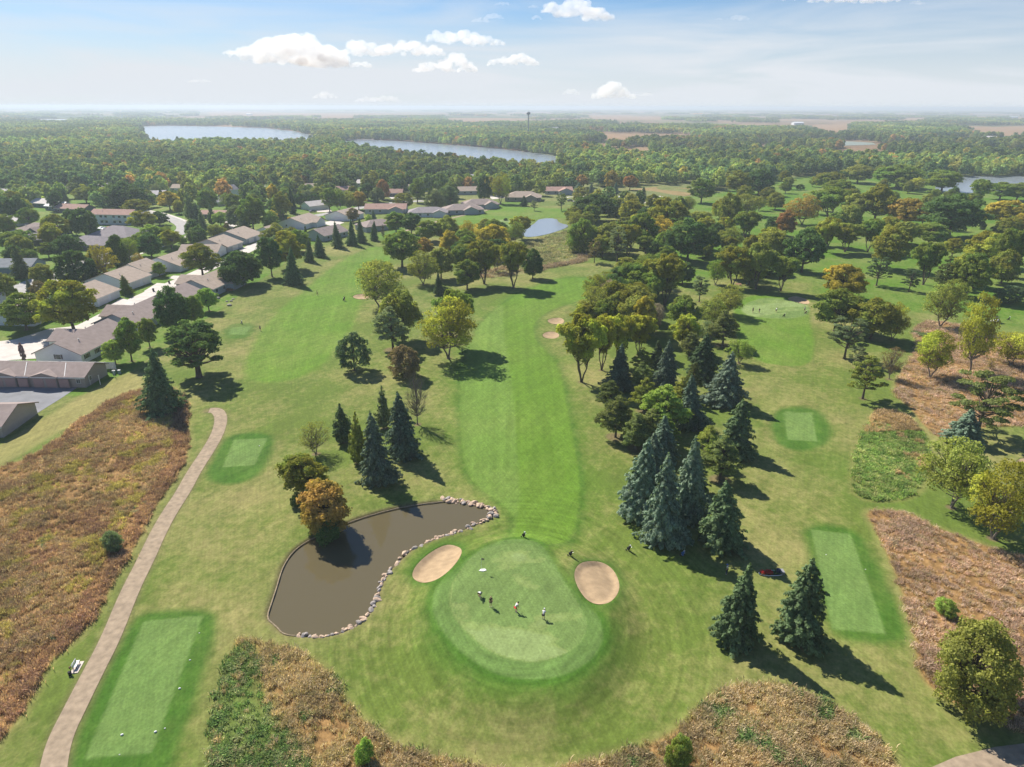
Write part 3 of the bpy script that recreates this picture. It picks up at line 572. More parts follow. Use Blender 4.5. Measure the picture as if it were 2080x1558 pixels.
def variant(kind, i):
    key = (kind, i)
    if key in VAR: return VAR[key]
    sd = hash_(kind) * 31 + i * 7 + 3
    if kind in ('spruce', 'fir'):
        ex_ = (.74, .88, .64, .80, .70)[i % 5]
        V, F = conifer(sd, (31, 27, 34, 29, 33)[i % 5], 13, .20, prof=lambda t_: (1 - t_) ** ex_ * min(1, .68 + t_ * 3.0), droop=.30 if kind == 'spruce' else .2, gap=.04 if kind == 'spruce' else .16, per=17)
        m = MB(); m.tube([(0, 0, -.3), (0, 0, 2), (0, 0, 9.6)], [.26, .2, .03], 6)
    elif kind == 'cedar':      # narrow ragged evergreen
        V, F = conifer(sd, 26, 9, .34, droop=-.1, gap=.18, per=7); m = MB(); m.tube([(0, 0, -.3), (0, 0, 9.6)], [.24, .03], 6)
    elif kind == 'pine':
        V, F, cl = crown(sd, 'pine', 62, 85, .20, 2.0, 10, 4.0, (.6, 1.0), .42, .55, .25); m = limbs(sd, cl, 2.6, .24, .8, 0, .9)
    elif kind == 'openpine':   # layered pads of needles with gaps
        V, F, cl = crown(sd, 'oak', 46, 85, .20, 2.2, 10, 4.2, (.6, 1.0), .30, .5, .3); m = limbs(sd, cl, 2.4, .26, .95, 0, .85)
    elif kind == 'juniper':
        V, F, cl = crown(sd, 'dense', 85, 75, .22, .7, 10, 4.0, (.65, 1.0), .9, .6, .45); m = limbs(sd, cl, 1.0, .26, .3, 0, .8)
    elif kind == 'dense':
        V, F, cl = crown(sd, 'dense', 80, 90, .25, 1.0, 10, 4.0, (.75, 1.15), .95, .55, .4); m = limbs(sd, cl, 1.3, .26, .3, 0, .8)
    elif kind == 'vase':
        V, F, cl = crown(sd, 'vase', 52, 125, .235, 3.0, 10, 4.0, (.75, 1.2), .80, .5, .3); m = limbs(sd, cl, 2.2, .26, .9, 0, .55, multi=3)
    elif kind == 'oak':
        V, F, cl = crown(sd, 'oak', 70, 75, .22, 2.3, 10, 4.1, (.5, .95), .62, .5, .25); m = limbs(sd, cl, 2.3, .40, .95, 1, .6)
    elif kind == 'airy':
        V, F, cl = crown(sd, 'round', 62, 62, .17, 1.9, 10, 4.0, (.7, 1.2), .95, .9, .1); m = limbs(sd, cl, 1.8, .2, 1, 3, .6, multi=2)
    elif kind == 'sparse':
        V, F, cl = crown(sd, 'round', 60, 26, .15, 1.9, 10, 4.0, (.7, 1.2), .95, 1, .1); m = limbs(sd, cl, 1.6, .2, 1, 5, .6, multi=2)
    elif kind == 'bare':
        V, F, cl = crown(sd, 'round', 90, 3, .07, 1.9, 10, 4.0, (.6, 1.1), .95, 1, .1); m = limbs(sd, cl, 1.6, .2, 1, 9, .98)
    elif kind == 'column':
        V, F, cl = crown(sd, 'column', 80, 75, .24, .6, 10, 4.0, (.7, 1.05), .95, .55, .45); m = limbs(sd, cl, 1.0, .25, .3, 0, .8)
    elif kind == 'shrub':
        V, F, cl = crown(sd, 'dense', 60, 75, .26, .1, 10, 4.0, (.9, 1.4), .9, .6, .35); m = limbs(sd, cl, .8, .22, .6, 1, .7, multi=3)
    elif kind == 'willow':
        V, F, cl = crown(sd, 'dense', 95, 110, .17, .3, 10, 4.1, (.6, 1.05), 1.25, .9, .3); m = limbs(sd, cl, 1.0, .24, .8, 2, .7, multi=3)
    else:                      # 'dec': broad leafy tree
        V, F, cl = crown(sd, 'round', 58, 105, .25, 1.9, 10, 4.0, (.75, 1.25), .85, .5, .35); m = limbs(sd, cl, 1.9, .25, .8, 0, .65)
    rad_ = np.hypot(V[:, 0], V[:, 1]); q_ = 4.0 / np.quantile(rad_[V[:, 2] < 9], .985); zt = 10.0 / np.quantile(V[:, 2], .9995); V = V * (q_, q_, zt)
    m.v = [(a * q_, b_ * q_, c_ * zt) for a, b_, c_ in m.v]
    cm = npmesh('crown', V, F, LEAF); tm = bpy.data.meshes.new('trunk'); tm.from_pydata(m.v, [], m.f); tm.materials.append(BARKG if kind in ('bare', 'sparse', 'airy') else BARK)
    VAR[key] = (cm, tm); return VAR[key]
def hash_(s): return sum(ord(c_) * (i + 3) for i, c_ in enumerate(s)) % 97
NVAR = dict(spruce=5, fir=3, cedar=2, pine=3, openpine=2, juniper=2, dense=3, vase=3, oak=1, airy=3, sparse=2, bare=1, column=1, shrub=2, willow=1, dec=4)
COL = dict(dg=(.034, .060, .020, .12), mg=(.072, .108, .025, .45), ol=(.108, .124, .032, .45), yl=(.165, .178, .028, .9), gd=(.24, .19, .032, .8), orr=(.165, .112, .034, .55),
           wb=(.105, .108, .030, .3), rd=(.13, .070, .036, .4), bl=(.060, .080, .058, 0), sp=(.044, .064, .031, 0), pn=(.062, .076, .028, .15), gp=(.080, .098, .052, .1), br=(.080, .060, .034, .2),
           lg=(.105, .150, .034, .15), gy=(.13, .105, .085, 0), mx=(.095, .115, .026, .85), bg=(.07, .09, .045, .15), pu=(.09, .065, .075, 0))
NAMES = dict(spruce='spruce_tree', fir='spruce_tree', cedar='cedar_tree', pine='pine_tree', openpine='pine_tree', juniper='juniper_tree', oak='oak_tree', bare='bare_tree', sparse='deciduous_tree', shrub='shrub', willow='willow_bush', column='columnar_tree')
CATS = dict(spruce='spruce tree', fir='spruce tree', cedar='evergreen tree', pine='pine tree', openpine='pine tree', juniper='juniper', oak='oak tree', bare='bare tree', shrub='shrub', willow='bush')
tree_no = [0]; placed = []
def plant(x, y, h, w, kind, ck, label, group=None, rz=None):
    i = tree_no[0]; tree_no[0] += 1; v_ = (i * 5 + 1) % NVAR.get(kind, 1)
    cm, tm = variant(kind, v_); name = NAMES.get(kind, 'deciduous_tree')
    root = link(name, None, None, (x, y, float(hgt(x, y)) - .05), (i * 2.399) % 6.283 if rz is None else rz); root.empty_display_size = .5
    s = w / 8.0; root.scale = (s, s, h / 10.0)
    c_ = link('crown', cm, root); b_ = np.array(COL[ck]); j = 1 + (.26 if kind in ('spruce', 'fir', 'pine') else .14) * math.sin(i * 12.9)
    if kind in ('spruce', 'fir', 'pine', 'dec', 'airy'): root.rotation_euler.x = .05 * math.sin(i * 7.7); root.rotation_euler.y = .05 * math.cos(i * 5.3)
    c_.color = (b_[0] * j * (1 + .06 * math.sin(i * 3.1)), b_[1] * j, b_[2] * j, b_[3]); link('trunk', tm, root)
    tag(root, label, CATS.get(kind, 'tree'), group); placed.append((x, y, w * .5)); return root
# base column, base row, top row, crown width in the photograph; kind; colour; which one it is
TREES = [
 # right-hand belt of conifers and the two lone spruces
 (1490,1300,1145,84,'spruce','sp','dark green spruce, left one of the lone pair beside the lower tee'),
 (1622,1300,1140,92,'fir','sp','dark green spruce with loose branches, right one of the lone pair beside the lower tee'),
 (1345,1098,922,86,'spruce','bl','tall blue-green spruce above the bag trolley at the near end of the belt'),
 (1467,1108,975,88,'spruce','sp','broad green spruce at the near right corner of the conifer belt'),
 (1298,1040,888,84,'spruce','bl','blue spruce standing at the left edge of the belt beside the dry rough'),
 (1395,1052,883,76,'spruce','bl','grey-blue spruce behind the two nearest spruces of the belt'),
 (1462,975,885,84,'pine','pn','brownish round pine on the right edge of the conifer belt'),
 (1492,918,808,70,'spruce','sp','green spruce casting a long shadow on the right hole below the middle tee'),
 (1345,935,845,62,'spruce','bl','small blue spruce between the bushy pines and the near spruces'),
 (1470,818,714,74,'spruce','bl','large blue spruce at the right edge of the belt, upper part'),
 (1402,868,760,58,'spruce','bl','pointed blue spruce just below the large right-hand blue spruce'),
 (1350,800,690,56,'spruce','bl','pale blue tall spruce in the middle of the belt top'),
 (1425,768,675,62,'spruce','sp','nearly black dense spruce at the top of the belt'),
 (1402,800,735,36,'pine','pn','short green pine tucked under the blackish spruce'),
 (1256,790,700,54,'spruce','bl','dark bluish spruce beside the yellow-topped trees'),
 (1335,745,690,32,'fir','sp','slim green spruce half hidden behind the pale blue one'),
 (1240,838,772,62,'pine','pn','low spreading pine at the left edge of the belt'),
 (1250,888,803,76,'pine','pn','bushy dark pine on the left edge over the dry rough'),
 (1308,835,765,66,'pine','ol','olive loose pine between the dark bluish spruce and the bright pine'),
 (1345,872,783,96,'pine','lg','bright green rounded pine in the centre of the belt'),
 (1292,912,838,76,'pine','pn','brown-green pine below the bright green pine'),
 (1325,960,880,60,'spruce','bl','blue spruce behind the left edge blue spruce'),
 # yellow-topped maples
 (1181,776,640,92,'vase','yl','tall yellow-topped tree with a long bare trunk nearest the fairway'),
 (1222,752,642,66,'vase','yl','yellow-topped tree just behind the one nearest the fairway'),
 (1258,742,640,64,'vase','yl','yellow-green tree above the dark bluish spruce'),
 (1297,722,640,62,'vase','yl','third yellow-topped tree of the grove at the bunkers'),
 (1388,712,636,60,'dec','yl','yellow-green round tree behind the pale blue spruce'),
 (1386,668,598,62,'dec','mg','dark green round tree above the belt of conifers'),
 (1448,668,602,56,'airy','ol','thin olive tree at the top right of the conifer belt'),
 (1468,702,628,66,'pine','pn','green pine beside the right fairway above the yellow shrub'),
 (1437,695,650,42,'airy','bg','pale green feathery tree between blackish spruce and pine'),
 (1500,738,688,52,'airy','lg','small yellow-green tree by the shadows on the right fairway'),
 (1330,672,615,38,'airy','gy','greyish thin tree in the middle of the maple grove'),
 (1262,662,590,62,'dec','mx','green and gold tree on the upper left of the maple grove'),
 (1188,672,615,54,'dec','yl','gold-flecked tree just above the two small bunkers'),
 (1228,672,604,50,'dec','mg','green tree behind the yellow-topped grove, left side'),
 (1308,690,600,50,'dec','gd','golden tree behind the yellow-topped grove'),
 (1236,634,566,44,'sparse','gy','half bare pale tree by the far end of the central fairway'),
 (1285,596,533,56,'vase','mg','green forked tree standing apart at the far fairway bend'),
 (1350,620,514,76,'vase','mx','tall green tree with gold top right of the forked tree'),
 (1327,622,556,44,'vase','mg','smaller green tree under the gold-topped one'),
 (1386,576,530,42,'dense','dg','small dark tree right of the tall gold-topped one'),
 (1420,613,560,42,'openpine','gp','grey-green pine with clear trunk in the dry clearing'),
 (1487,582,500,66,'vase','mx','gold-topped tree left of the picnic spot at the right hole'),
 (1453,578,526,42,'airy','mg','slim green tree left of the gold-topped one at the right hole'),
 (1478,640,576,64,'airy','ol','olive tree at the left side of the right-hand green'),
 # centre group beyond the fairway bend
 (1207,534,487,32,'openpine','br','brownish pine alone at the edge of the far meadow'),
 (1253,533,460,48,'openpine','gp','grey pine with bare lower trunk near the far meadow'),
 (1184,512,444,74,'willow','mg','dark drooping willow right of the far meadow'),
 (1236,514,450,60,'dec','ol','olive tree right of the willow'),
 (1275,523,455,50,'vase','yl','yellow-green tree with thin trunk behind the far fairway'),
 (1207,448,393,82,'dec','dg','big dark tree in front of the white-roofed shed'),
 (1300,505,430,62,'dec','mg','green tree above the shaded lawn'),
 (1282,455,406,58,'dec','yl','yellowish tree right of the white-roofed shed'),
 (1352,475,400,78,'dec','yl','wide yellow-green tree right of centre in the far grove'),
 (1338,488,437,56,'airy','gd','thin tan tree in the middle of the far grove'),
 (1396,531,443,84,'dec','dg','big dark green tree with thick trunk in the far grove'),
 (1434,516,460,52,'dec','dg','dark tree just right of the thick-trunked one'),
 (1350,520,466,42,'dec','mg','small green tree left of the thick-trunked one'),
 (1254,434,410,11,'fir','sp','tiny spruce right of the big tree at the shed'),
 # strip between left and central fairways
 (720,752,675,70,'juniper','sp','round dark evergreen alone on the dry rough'),
 (799,711,622,72,'pine','gp','grey-green pine in front of the olive trees between fairways'),
 (823,764,700,78,'juniper','br','low brown-leaved tree below the grey-green pine'),
 (911,728,602,112,'airy','yl','tall yellowing tree with a clear trunk, shadow across the fairway'),
 (925,702,590,76,'vase','mg','green tree with the blue bag at its foot'),
 (773,628,528,110,'airy','ol','wide feathery olive tree beside the left bunker'),
 (818,690,587,76,'dec','ol','olive-gold tree above the grey-green pine'),
 (817,542,468,74,'dec','mg','round green tree at the far end of the left fairway'),
 (893,600,553,24,'spruce','sp','small dark spruce in the middle of the tree strip'),
 (860,578,508,62,'airy','ol','olive tree left of the small spruce'),
 (896,566,502,54,'dec','ol','olive tree with golden crown above the small spruce'),
 (949,588,527,56,'dec','mg','green round tree with two stems right of the small spruce'),
 (984,577,487,70,'vase','mx','tall clumpy tree at the far bend, left trunk of three'),
 (938,548,496,52,'dec','mg','green tree behind the two-stemmed one'),
 (1043,584,492,66,'vase','mx','tall gold-green tree on the outside of the far fairway bend'),
 (1082,566,504,38,'dense','dg','dark narrow tree right of the tall gold-green one'),
 (1008,552,494,36,'sparse','ol','thin half-bare tree behind the clumpy one'),
 (862,522,482,44,'dec','orr','small orange tree right of the round green tree'),
 (870,490,447,50,'dec','mg','round bright green tree below the far houses'),
 (805,474,430,46,'dec','mg','green tree left of the dark one behind the tree strip'),
 (836,476,432,42,'dec','dg','dark tree in front of the grey-roofed bungalow'),
 (915,518,468,42,'dec','gd','golden green tree in the back row of the strip'),
 (953,496,447,40,'airy','gd','feathery tan tree below the small far green'),
 (1000,520,455,80,'dec','gd','broad golden tree below the far green'),
 (1046,494,450,44,'airy','mg','thin green tree at the corner of the far pond'),
 (779,487,455,13,'bare','gy','thin leafless tree at the right end of the spruce row'),
 # left group near the pond
 (770,978,838,68,'spruce','bl','big dark blue spruce left one of the pair above the pond'),
 (822,925,795,66,'spruce','bl','dark spruce right one of the pair above the pond'),
 (697,897,820,46,'cedar','sp','ragged green cedar left of the pond spruces'),
 (730,940,836,42,'cedar','ol','thin olive cedar between ragged cedar and big spruce'),
 (781,870,783,36,'cedar','gp','dry greyish evergreen behind the pond spruces'),
 (848,862,756,58,'bare','gy','leafless grey tree behind the pond spruces'),
 (642,922,858,74,'sparse','ol','small half-bare tree above the yellow-green shrub tree'),
 (616,1004,925,98,'dec','mx','yellow-green low tree next to the orange one'),
 (664,1076,978,114,'dense','orr','round orange-leaved tree overhanging the pond'),
 (668,1096,1050,70,'shrub','dg','dark green bush at the pond edge under the orange tree'),
 (604,1028,1000,26,'shrub','dg','small dark bush left of the orange tree'),
 (330,838,712,72,'spruce','sp','big lone spruce at the top corner of the brown prairie'),
 (405,766,655,146,'oak','dg','spreading oak with wide crown beside the lone spruce'),
 # backyards along the left fairway
 (355,674,582,66,'dense','dg','large dense dark tree with reddish tip behind the backyard'),
 (397,657,602,38,'dense','mg','narrow dark tree leaning against the large dense one'),
 (425,632,585,42,'dec','lg','small bright round tree in the backyard lawn'),
 (235,740,691,46,'dec','lg','small bright tree beside the white gabled house'),
 (268,734,647,52,'dec','mg','green tree behind the small bright tree'),
 (305,706,647,38,'dec','mg','slim green tree left of the large dense one'),
 (152,676,571,112,'dec','yl','big yellow-green tree standing over the concrete drive'),
 (55,670,597,88,'dec','mg','wide green tree shading the drive at the left border'),
 (14,616,556,56,'dec','ol','olive tree at the left picture border by the sidewalk'),
 (50,735,698,13,'column','pu','dark purple columnar shrub by the garages'),
 (258,597,560,28,'fir','mg','green cone-shaped tree at the end of a garage drive'),
 (325,562,533,30,'dec','lg','small bright yellow-green tree between two duplexes'),
 (412,560,495,72,'dec','mx','golden green tree in the street between the duplexes'),
 (493,580,510,86,'dense','dg','large dark maple touching the backyard duplex'),
 (553,562,482,46,'dec','dg','dark tree behind the row spruce at the left fairway'),
 (588,545,468,64,'dec','yl','yellow-green tree behind the dark row spruce'),
 (595,577,503,38,'spruce','sp','largest dark spruce at the near end of the row'),
 (629,532,487,22,'spruce','sp','second spruce from the near end of the row'),
 (650,521,478,27,'spruce','sp','third spruce from the near end of the row'),
 (687,503,450,24,'spruce','sp','spruce in front of the backyard house, left of three'),
 (716,498,446,23,'spruce','sp','spruce in the row right after the backyard house'),
 (734,493,443,21,'spruce','sp','narrow spruce second from the far end of the row'),
 (760,489,449,19,'spruce','sp','last spruce at the far end of the row'),
 (62,593,567,14,'spruce','bl','small blue spruce beside the left street'),
 (85,612,572,40,'shrub','br','brownish purple shrub in front of the small blue spruce'),
 (92,588,537,50,'dec','ol','olive and orange tree at the street crossing, left'),
 (158,584,510,68,'dense','dg','broad dark tree behind the big yellow-green one'),
 (196,576,513,22,'spruce','sp','pointed dark spruce behind the garage duplexes'),
 (216,572,497,54,'airy','gd','tan thinning tree beside the pointed spruce'),
 (246,553,478,38,'dense','dg','dark egg-shaped tree behind the first duplexes'),
 (143,522,478,56,'dense','dg','dark wide tree below the grey hip-roofed houses'),
 (100,524,494,36,'dec','mg','small green tree left of the dark wide tree'),
 (60,534,507,34,'dec','mg','small green tree behind the slate-roofed bungalow'),
 (32,533,500,42,'dense','dg','dark tree just behind the slate-roofed bungalow'),
 (37,508,470,66,'dec','mg','wide tree in front of the hip-roofed house at far left'),
 (176,483,424,50,'dense','dg','very dark dense tree left of the apartment block'),
 (120,488,436,48,'dec','mx','green tree with a touch of red left of the very dark one'),
 (147,476,425,26,'dec','dg','dark narrow tree between red-touched and very dark tree'),
 (12,450,400,52,'dense','dg','dark tree mass by the far left border'),
 (42,447,400,38,'dense','dg','dark rounded tree right of the far left mass'),
 (62,462,423,38,'dec','mg','green tree above the hip roofs at far left'),
 (10,466,437,24,'dec','ol','olive small tree at the far left border'),
 (115,428,389,30,'dec','dg','dark tree above the tan-roofed bungalow'),
 (176,412,380,44,'dec','ol','olive tree behind the apartment block, left'),
 (204,411,380,32,'dec','dg','dark tree beside the olive one behind the apartments'),
 (258,424,370,84,'dense','dg','huge dark tree behind the apartment block'),
 (280,436,406,56,'dec','mx','golden low tree right of the apartment block'),
 (292,468,429,52,'dec','yl','yellow-green round tree against the apartment end wall'),
 (325,457,430,34,'dense','dg','dark small tree at the street curve'),
 (312,501,457,48,'dec','lg','bright green tree inside the street curve'),
 (344,498,460,34,'airy','mg','thin-trunked green tree beside the sidewalk in the curve'),
 (284,522,478,58,'dec','mg','green tree with garden behind the duplex row'),
 (283,545,515,30,'sparse','orr','rusty thinning small tree behind the duplex row'),
 (370,494,478,22,'shrub','lg','small bright shrub by the sidewalk'),
 (346,427,389,46,'dec','gd','gold and orange tree above the street curve'),
 (388,448,385,26,'cedar','bg','tall grey-green evergreen right of the gold tree'),
 (402,449,412,24,'cedar','sp','dark evergreen in front of the tall grey-green one'),
 (432,457,414,18,'cedar','sp','dark slim evergreen beside the long low house'),
 (396,487,446,34,'dec','dg','dark tree inside the lawn below the long low house'),
 (392,492,463,28,'shrub','bg','grey-green round bush on the lawn'),
 (449,459,431,34,'dec','lg','bright round tree in front of the long low house'),
 (441,484,456,36,'dec','ol','olive round tree behind the duplex gables'),
 (462,474,453,12,'column','br','narrow dark column tree below the long low house'),
 (425,434,386,42,'dec','mg','green tree above the long low house'),
 (477,432,393,36,'dec','mg','green tree right of the small white house'),
 (515,468,399,54,'dec','mg','large round tree beside the row of duplexes'),
 (496,470,437,34,'cedar','bg','wide grey evergreen at the foot of the large round tree'),
 (595,434,380,20,'fir','sp','tall dark spruce left of the small white garage'),
 (555,418,374,26,'dec','gd','golden narrow tree in the far neighbourhood'),
 (576,446,390,36,'dec','mx','green and rust tree left of the tall dark spruce'),
 (670,430,381,36,'dec','mg','first of four street trees beyond the duplexes'),
 (690,428,384,40,'airy','mg','second of four street trees beyond the duplexes'),
 (710,429,387,36,'airy','ol','third of four street trees beyond the duplexes'),
 (729,426,388,34,'dec','orr','orange fourth of the street trees beyond the duplexes'),
 (779,405,365,26,'dense','rd','egg-shaped tree with a red left side'),
 (717,452,423,28,'dec','br','purple-brown small tree before the low roofs'),
 (750,458,435,20,'shrub','lg','light round bush between roofs'),
 (760,446,426,12,'spruce','bl','tiny blue spruce between roofs'),
 (591,460,441,17,'shrub','gd','golden bush at the corner of a duplex'),
 (555,458,427,26,'dec','gd','gold-orange small tree before the duplexes'),
 (562,482,453,36,'shrub','ol','olive bush tree beside the small white gable'),
 (622,484,458,13,'fir','sp','short dark evergreen in front of a duplex'),
 (822,426,392,38,'dec','ol','olive tree by the far street'),
 (848,412,362,36,'dec','mg','green tree behind the olive one by the far street'),
 (885,425,385,44,'willow','bg','grey-green willow left of two by the far houses'),
 (911,420,376,46,'willow','bg','grey-green willow right of two by the far houses'),
 (984,410,355,28,'dense','dg','tall dark egg-shaped tree by the far houses'),
 (1017,414,349,40,'airy','yl','tall yellow thinning tree beside the dark egg-shaped one'),
 (949,384,352,28,'dec','lg','green round tree behind the far houses'),
 (1065,419,397,17,'fir','sp','small spruce in front of the wide tan house'),
 (1085,428,407,17,'openpine','gp','small pine right of the small spruce'),
 (1140,428,391,28,'openpine','pn','dark loose pine at the gravel turnaround'),
 (1200,396,369,15,'spruce','bl','blue spruce left of three on the dry lot'),
 (1250,394,369,15,'spruce','bl','blue spruce middle of three on the dry lot'),
 (1306,405,377,15,'spruce','sp','spruce right of the white-roofed shed'),
 (1176,391,370,26,'spruce','bl','wide blue spruce behind the two-roofed house'),
 (1279,386,355,28,'dec','rd','red-orange tree beyond the dry lot'),
 (1243,388,345,32,'dec','orr','orange tree beyond the dry lot'),
 (1072,393,365,22,'dec','mg','small round tree behind the wide tan house'),
 (1027,448,442,9,'shrub','sp','clipped dark bush on the far lawn'),
 # right-hand course
 (1695,672,585,92,'dec','mg','large green tree right of the right-hand green'),
 (1768,688,604,92,'dec','mx','rounded gold-topped tree next to the large green one'),
 (1812,690,612,58,'airy','yl','yellow feathery tree right of the gold-topped one'),
 (1715,728,642,78,'openpine','gp','grey-green pine at the edge of the right fairway'),
 (1738,748,702,44,'openpine','gp','small low pine behind the edge pine'),
 (1752,810,725,80,'openpine','ol','olive pine leaning over the right rough'),
 (1806,770,702,52,'sparse','br','nearly bare brown tree between the pines'),
 (1889,766,668,80,'airy','yl','yellow thinning tree in the brown prairie, left'),
 (1971,758,592,76,'airy','yl','tall yellow see-through tree in the brown prairie'),
 (1909,664,563,78,'airy','ol','thinning tree with greyish branches behind the prairie'),
 (2053,742,672,80,'airy','yl','yellow tree by the right border of the prairie'),
 (2010,752,724,20,'sparse','orr','rusty small shrub tree between the yellow trees'),
 (1985,880,756,132,'openpine','pn','big spreading pine at the right edge'),
 (1955,898,830,68,'spruce','bl','blue spruce at the foot of the big spreading pine'),
 (2047,615,577,62,'juniper','sp','low dark juniper near the golf cart'),
 (1932,1031,890,128,'airy','ol','yellow-green tree with dark trunk above the pale weeds, left of two'),
 (2016,1094,934,138,'airy','yl','bright yellow tree with bare soil ring, right of two'),
 (1966,1432,1262,188,'willow','wb','huge feathery willow bush in the lower right prairie'),
 (1918,1248,1214,44,'shrub','lg','small green bush in the right prairie'),
 (1780,580,520,50,'openpine','sp','dark pine with tiered branches beyond the hole'),
 (1846,592,545,38,'openpine','sp','small tiered pine right of the dark tiered one'),
 (1875,578,490,62,'vase','mg','pale green tree behind the small tiered pine'),
 (1960,604,508,72,'dec','mg','large round green tree right of the tiered pines'),
 (1915,596,518,54,'pine','pn','brown-green pine beside the large round tree'),
 (2027,560,461,46,'vase','mg','vase-shaped tree with forked trunk, left of two at the right border'),
 (2059,556,464,46,'vase','mg','vase-shaped tree, right of two at the right border'),
 (1998,540,468,78,'dec','yl','yellow-topped tree left of the vase-shaped pair'),
 (1800,546,461,80,'dec','mx','tree with peach-coloured tips in the middle of the right course'),
 (1762,512,443,50,'vase','mg','slender tree with thin trunk on the right course lawn'),
 (1926,482,390,118,'dec','dg','very large dark tree group crown near the right lake'),
 (1838,462,400,76,'dec','orr','bright orange tree on the right course'),
 (1885,498,449,76,'dec','mg','rounded green tree below the orange one'),
 (1775,452,372,76,'dec','mx','broad gold-green tree left of the orange one'),
 (1912,390,343,70,'dec','mg','leaning green tree on the lake shore'),
 (1939,396,377,20,'juniper','dg','little dark tree on the lake shore'),
 (1987,414,361,44,'vase','mg','green tree alone on the lakeside lawn'),
 (2030,406,367,56,'dec','mg','green tree row by the lake, left'),
 (2064,408,368,54,'dec','mg','green tree row by the lake, right'),
 (2037,462,404,76,'dec','gd','golden tree on the lakeside lawn'),
 (2078,480,428,60,'dec','gd','gold-orange tree cut by the right border'),
 (1995,466,446,12,'fir','sp','tiny spruce under the golden lakeside tree'),
 (1514,488,427,58,'vase','mg','round-headed tree above the shaded lawn'),
 (1478,472,390,42,'dec','ol','olive tree left of the shaded lawn'),
 (1514,438,392,58,'airy','ol','feathery olive tree at the head of the shaded lawn'),
 (1480,508,457,52,'airy','ol','feathery low tree left of the round-headed one'),
 (1593,484,425,44,'dec','rd','rust-red tree on the course lawn'),
 (1570,476,438,34,'dense','dg','dark tree left of the rust-red one'),
 (1629,456,392,66,'airy','orr','peach-brown tree above the rust-red one'),
 (1682,442,378,72,'vase','mg','tall green tree with forked trunk on the course lawn'),
 (1728,450,390,56,'dec','ol','olive tree right of the tall forked one'),
 (1674,512,446,46,'vase','yl','leaning golden tree behind the big dark one'),
 (1716,512,452,58,'vase','mx','brown-green umbrella-shaped tree on the lawn'),
 (1628,553,463,72,'dec','dg','big dark tree with forked trunk above the right hole'),
 (1565,538,461,66,'dec','ol','olive tree left of the big dark one'),
 (1535,587,491,56,'vase','ol','olive-gold tree with straight trunk at the right hole'),
 (1586,591,520,56,'vase','mg','green tree with trunk by the right-hand bunker'),
 (1556,563,536,26,'dec','dg','small dark tree behind the right hole trees'),
 (1706,606,534,88,'dec','gd','round golden tree right of the right-hand green'),
 (1424,412,361,50,'dec','mg','round green tree at the course entrance'),
 (1497,398,344,50,'dec','mx','golden green tree behind the course entrance'),
 (1540,396,342,58,'dense','dg','dark tree mass at the head of the course'),
 (1741,372,332,62,'dec','ol','olive round tree before the dark shore wood'),
 (1680,386,347,62,'dec','mx','orange-topped tree near the clubhouse'),
 (1700,405,362,60,'dec','mg','green tree below the orange-topped one by the clubhouse'),
 (1820,382,332,84,'dec','mg','broad green tree before the dark shore wood'),
 (1625,386,372,18,'juniper','dg','little round evergreen below the clubhouse'),
 # foreground shrubs
 (742,1548,1502,42,'shrub','lg','green bush in the rough at the lower edge, left'),
 (1376,1560,1490,56,'shrub','mg','green bush in the rough at the lower edge, right'),
 (232,1116,1080,46,'shrub','bg','pale grey-green bush at the prairie edge by the path'),
]
def plant_list():
    for i, (bx, by, ty, w, kind, ck, lab) in enumerate(TREES):
        x, y = at(bx, by); z = float(hgt(x, y)); h = top_h(x, y, ty) - z
        dpt = depth(x, y, h * .6); ww = w * dpt / FPX * (1.25 if kind in ('spruce', 'fir') and by > 650 else 1.10 if kind in ('dec', 'vase', 'airy', 'dense', 'spruce', 'pine') else 1.0)
        plant(x, y, max(h, .8), ww, kind, ck, lab)
    for bx, by, ty, w, kind, ck in ((1322,905,832,60,'pine','pn'),(1432,935,862,60,'pine','ol'),(1408,1000,905,62,'spruce','sp'),(1300,795,735,48,'pine','pn'),(1385,835,765,48,'pine','ol'),(1350,905,840,60,'pine','mg'),(1400,725,672,46,'pine','pn'),(1300,760,705,40,'pine','ol')):
        x, y = at(bx, by); h = top_h(x, y, ty) - float(hgt(x, y)); plant(x, y, h, w * depth(x, y, h * .6) / FPX * 1.15, kind, ck, 'conifer packed among the others inside the dark belt', 'conifers packed inside the belt')
for (bx, by, ty, w, kind, ck, lab) in TREES:
    if by > 560 and kind not in ('shrub', 'willow'):
        x, y = at(bx, by); dpt = depth(x, y, 4); ww = w * dpt / FPX
        mulch.append((x, y, (1.1 if kind not in ('spruce', 'pine', 'fir') else ww * .33)))
# ------------------------------------------------------------------ buildings
def roofmat(name, c): return mat(name, tuple(min(.8, v * 1.4) for v in c), .95, .12, .8, .1, .2)
RT = dict(brown=roofmat('shingle_brown', (.215, .175, .16)), grey=roofmat('shingle_grey', (.20, .18, .185)), tan=roofmat('shingle_tan', (.27, .22, .18)), pale=roofmat('shingle_pale', (.42, .39, .37)),
          white=mat('metal_roof_white', (.72, .74, .76), .5, .03), red=roofmat('shingle_rose', (.26, .17, .14)), slate=roofmat('shingle_slate', (.17, .18, .19)))
WL = dict(white=mat('siding_white', (.66, .68, .70), .8, .04, 2), grey=mat('siding_grey', (.36, .39, .42), .8, .05, 2), blue=mat('siding_blue', (.18, .24, .30), .8, .05, 2),
          beige=mat('siding_beige', (.40, .35, .31), .8, .05, 2), tan=mat('siding_tan', (.32, .28, .25), .8, .05, 2), dark=mat('siding_dark', (.12, .13, .15), .8, .05, 2), cream=mat('siding_cream', (.60, .56, .48), .8, .04, 2))
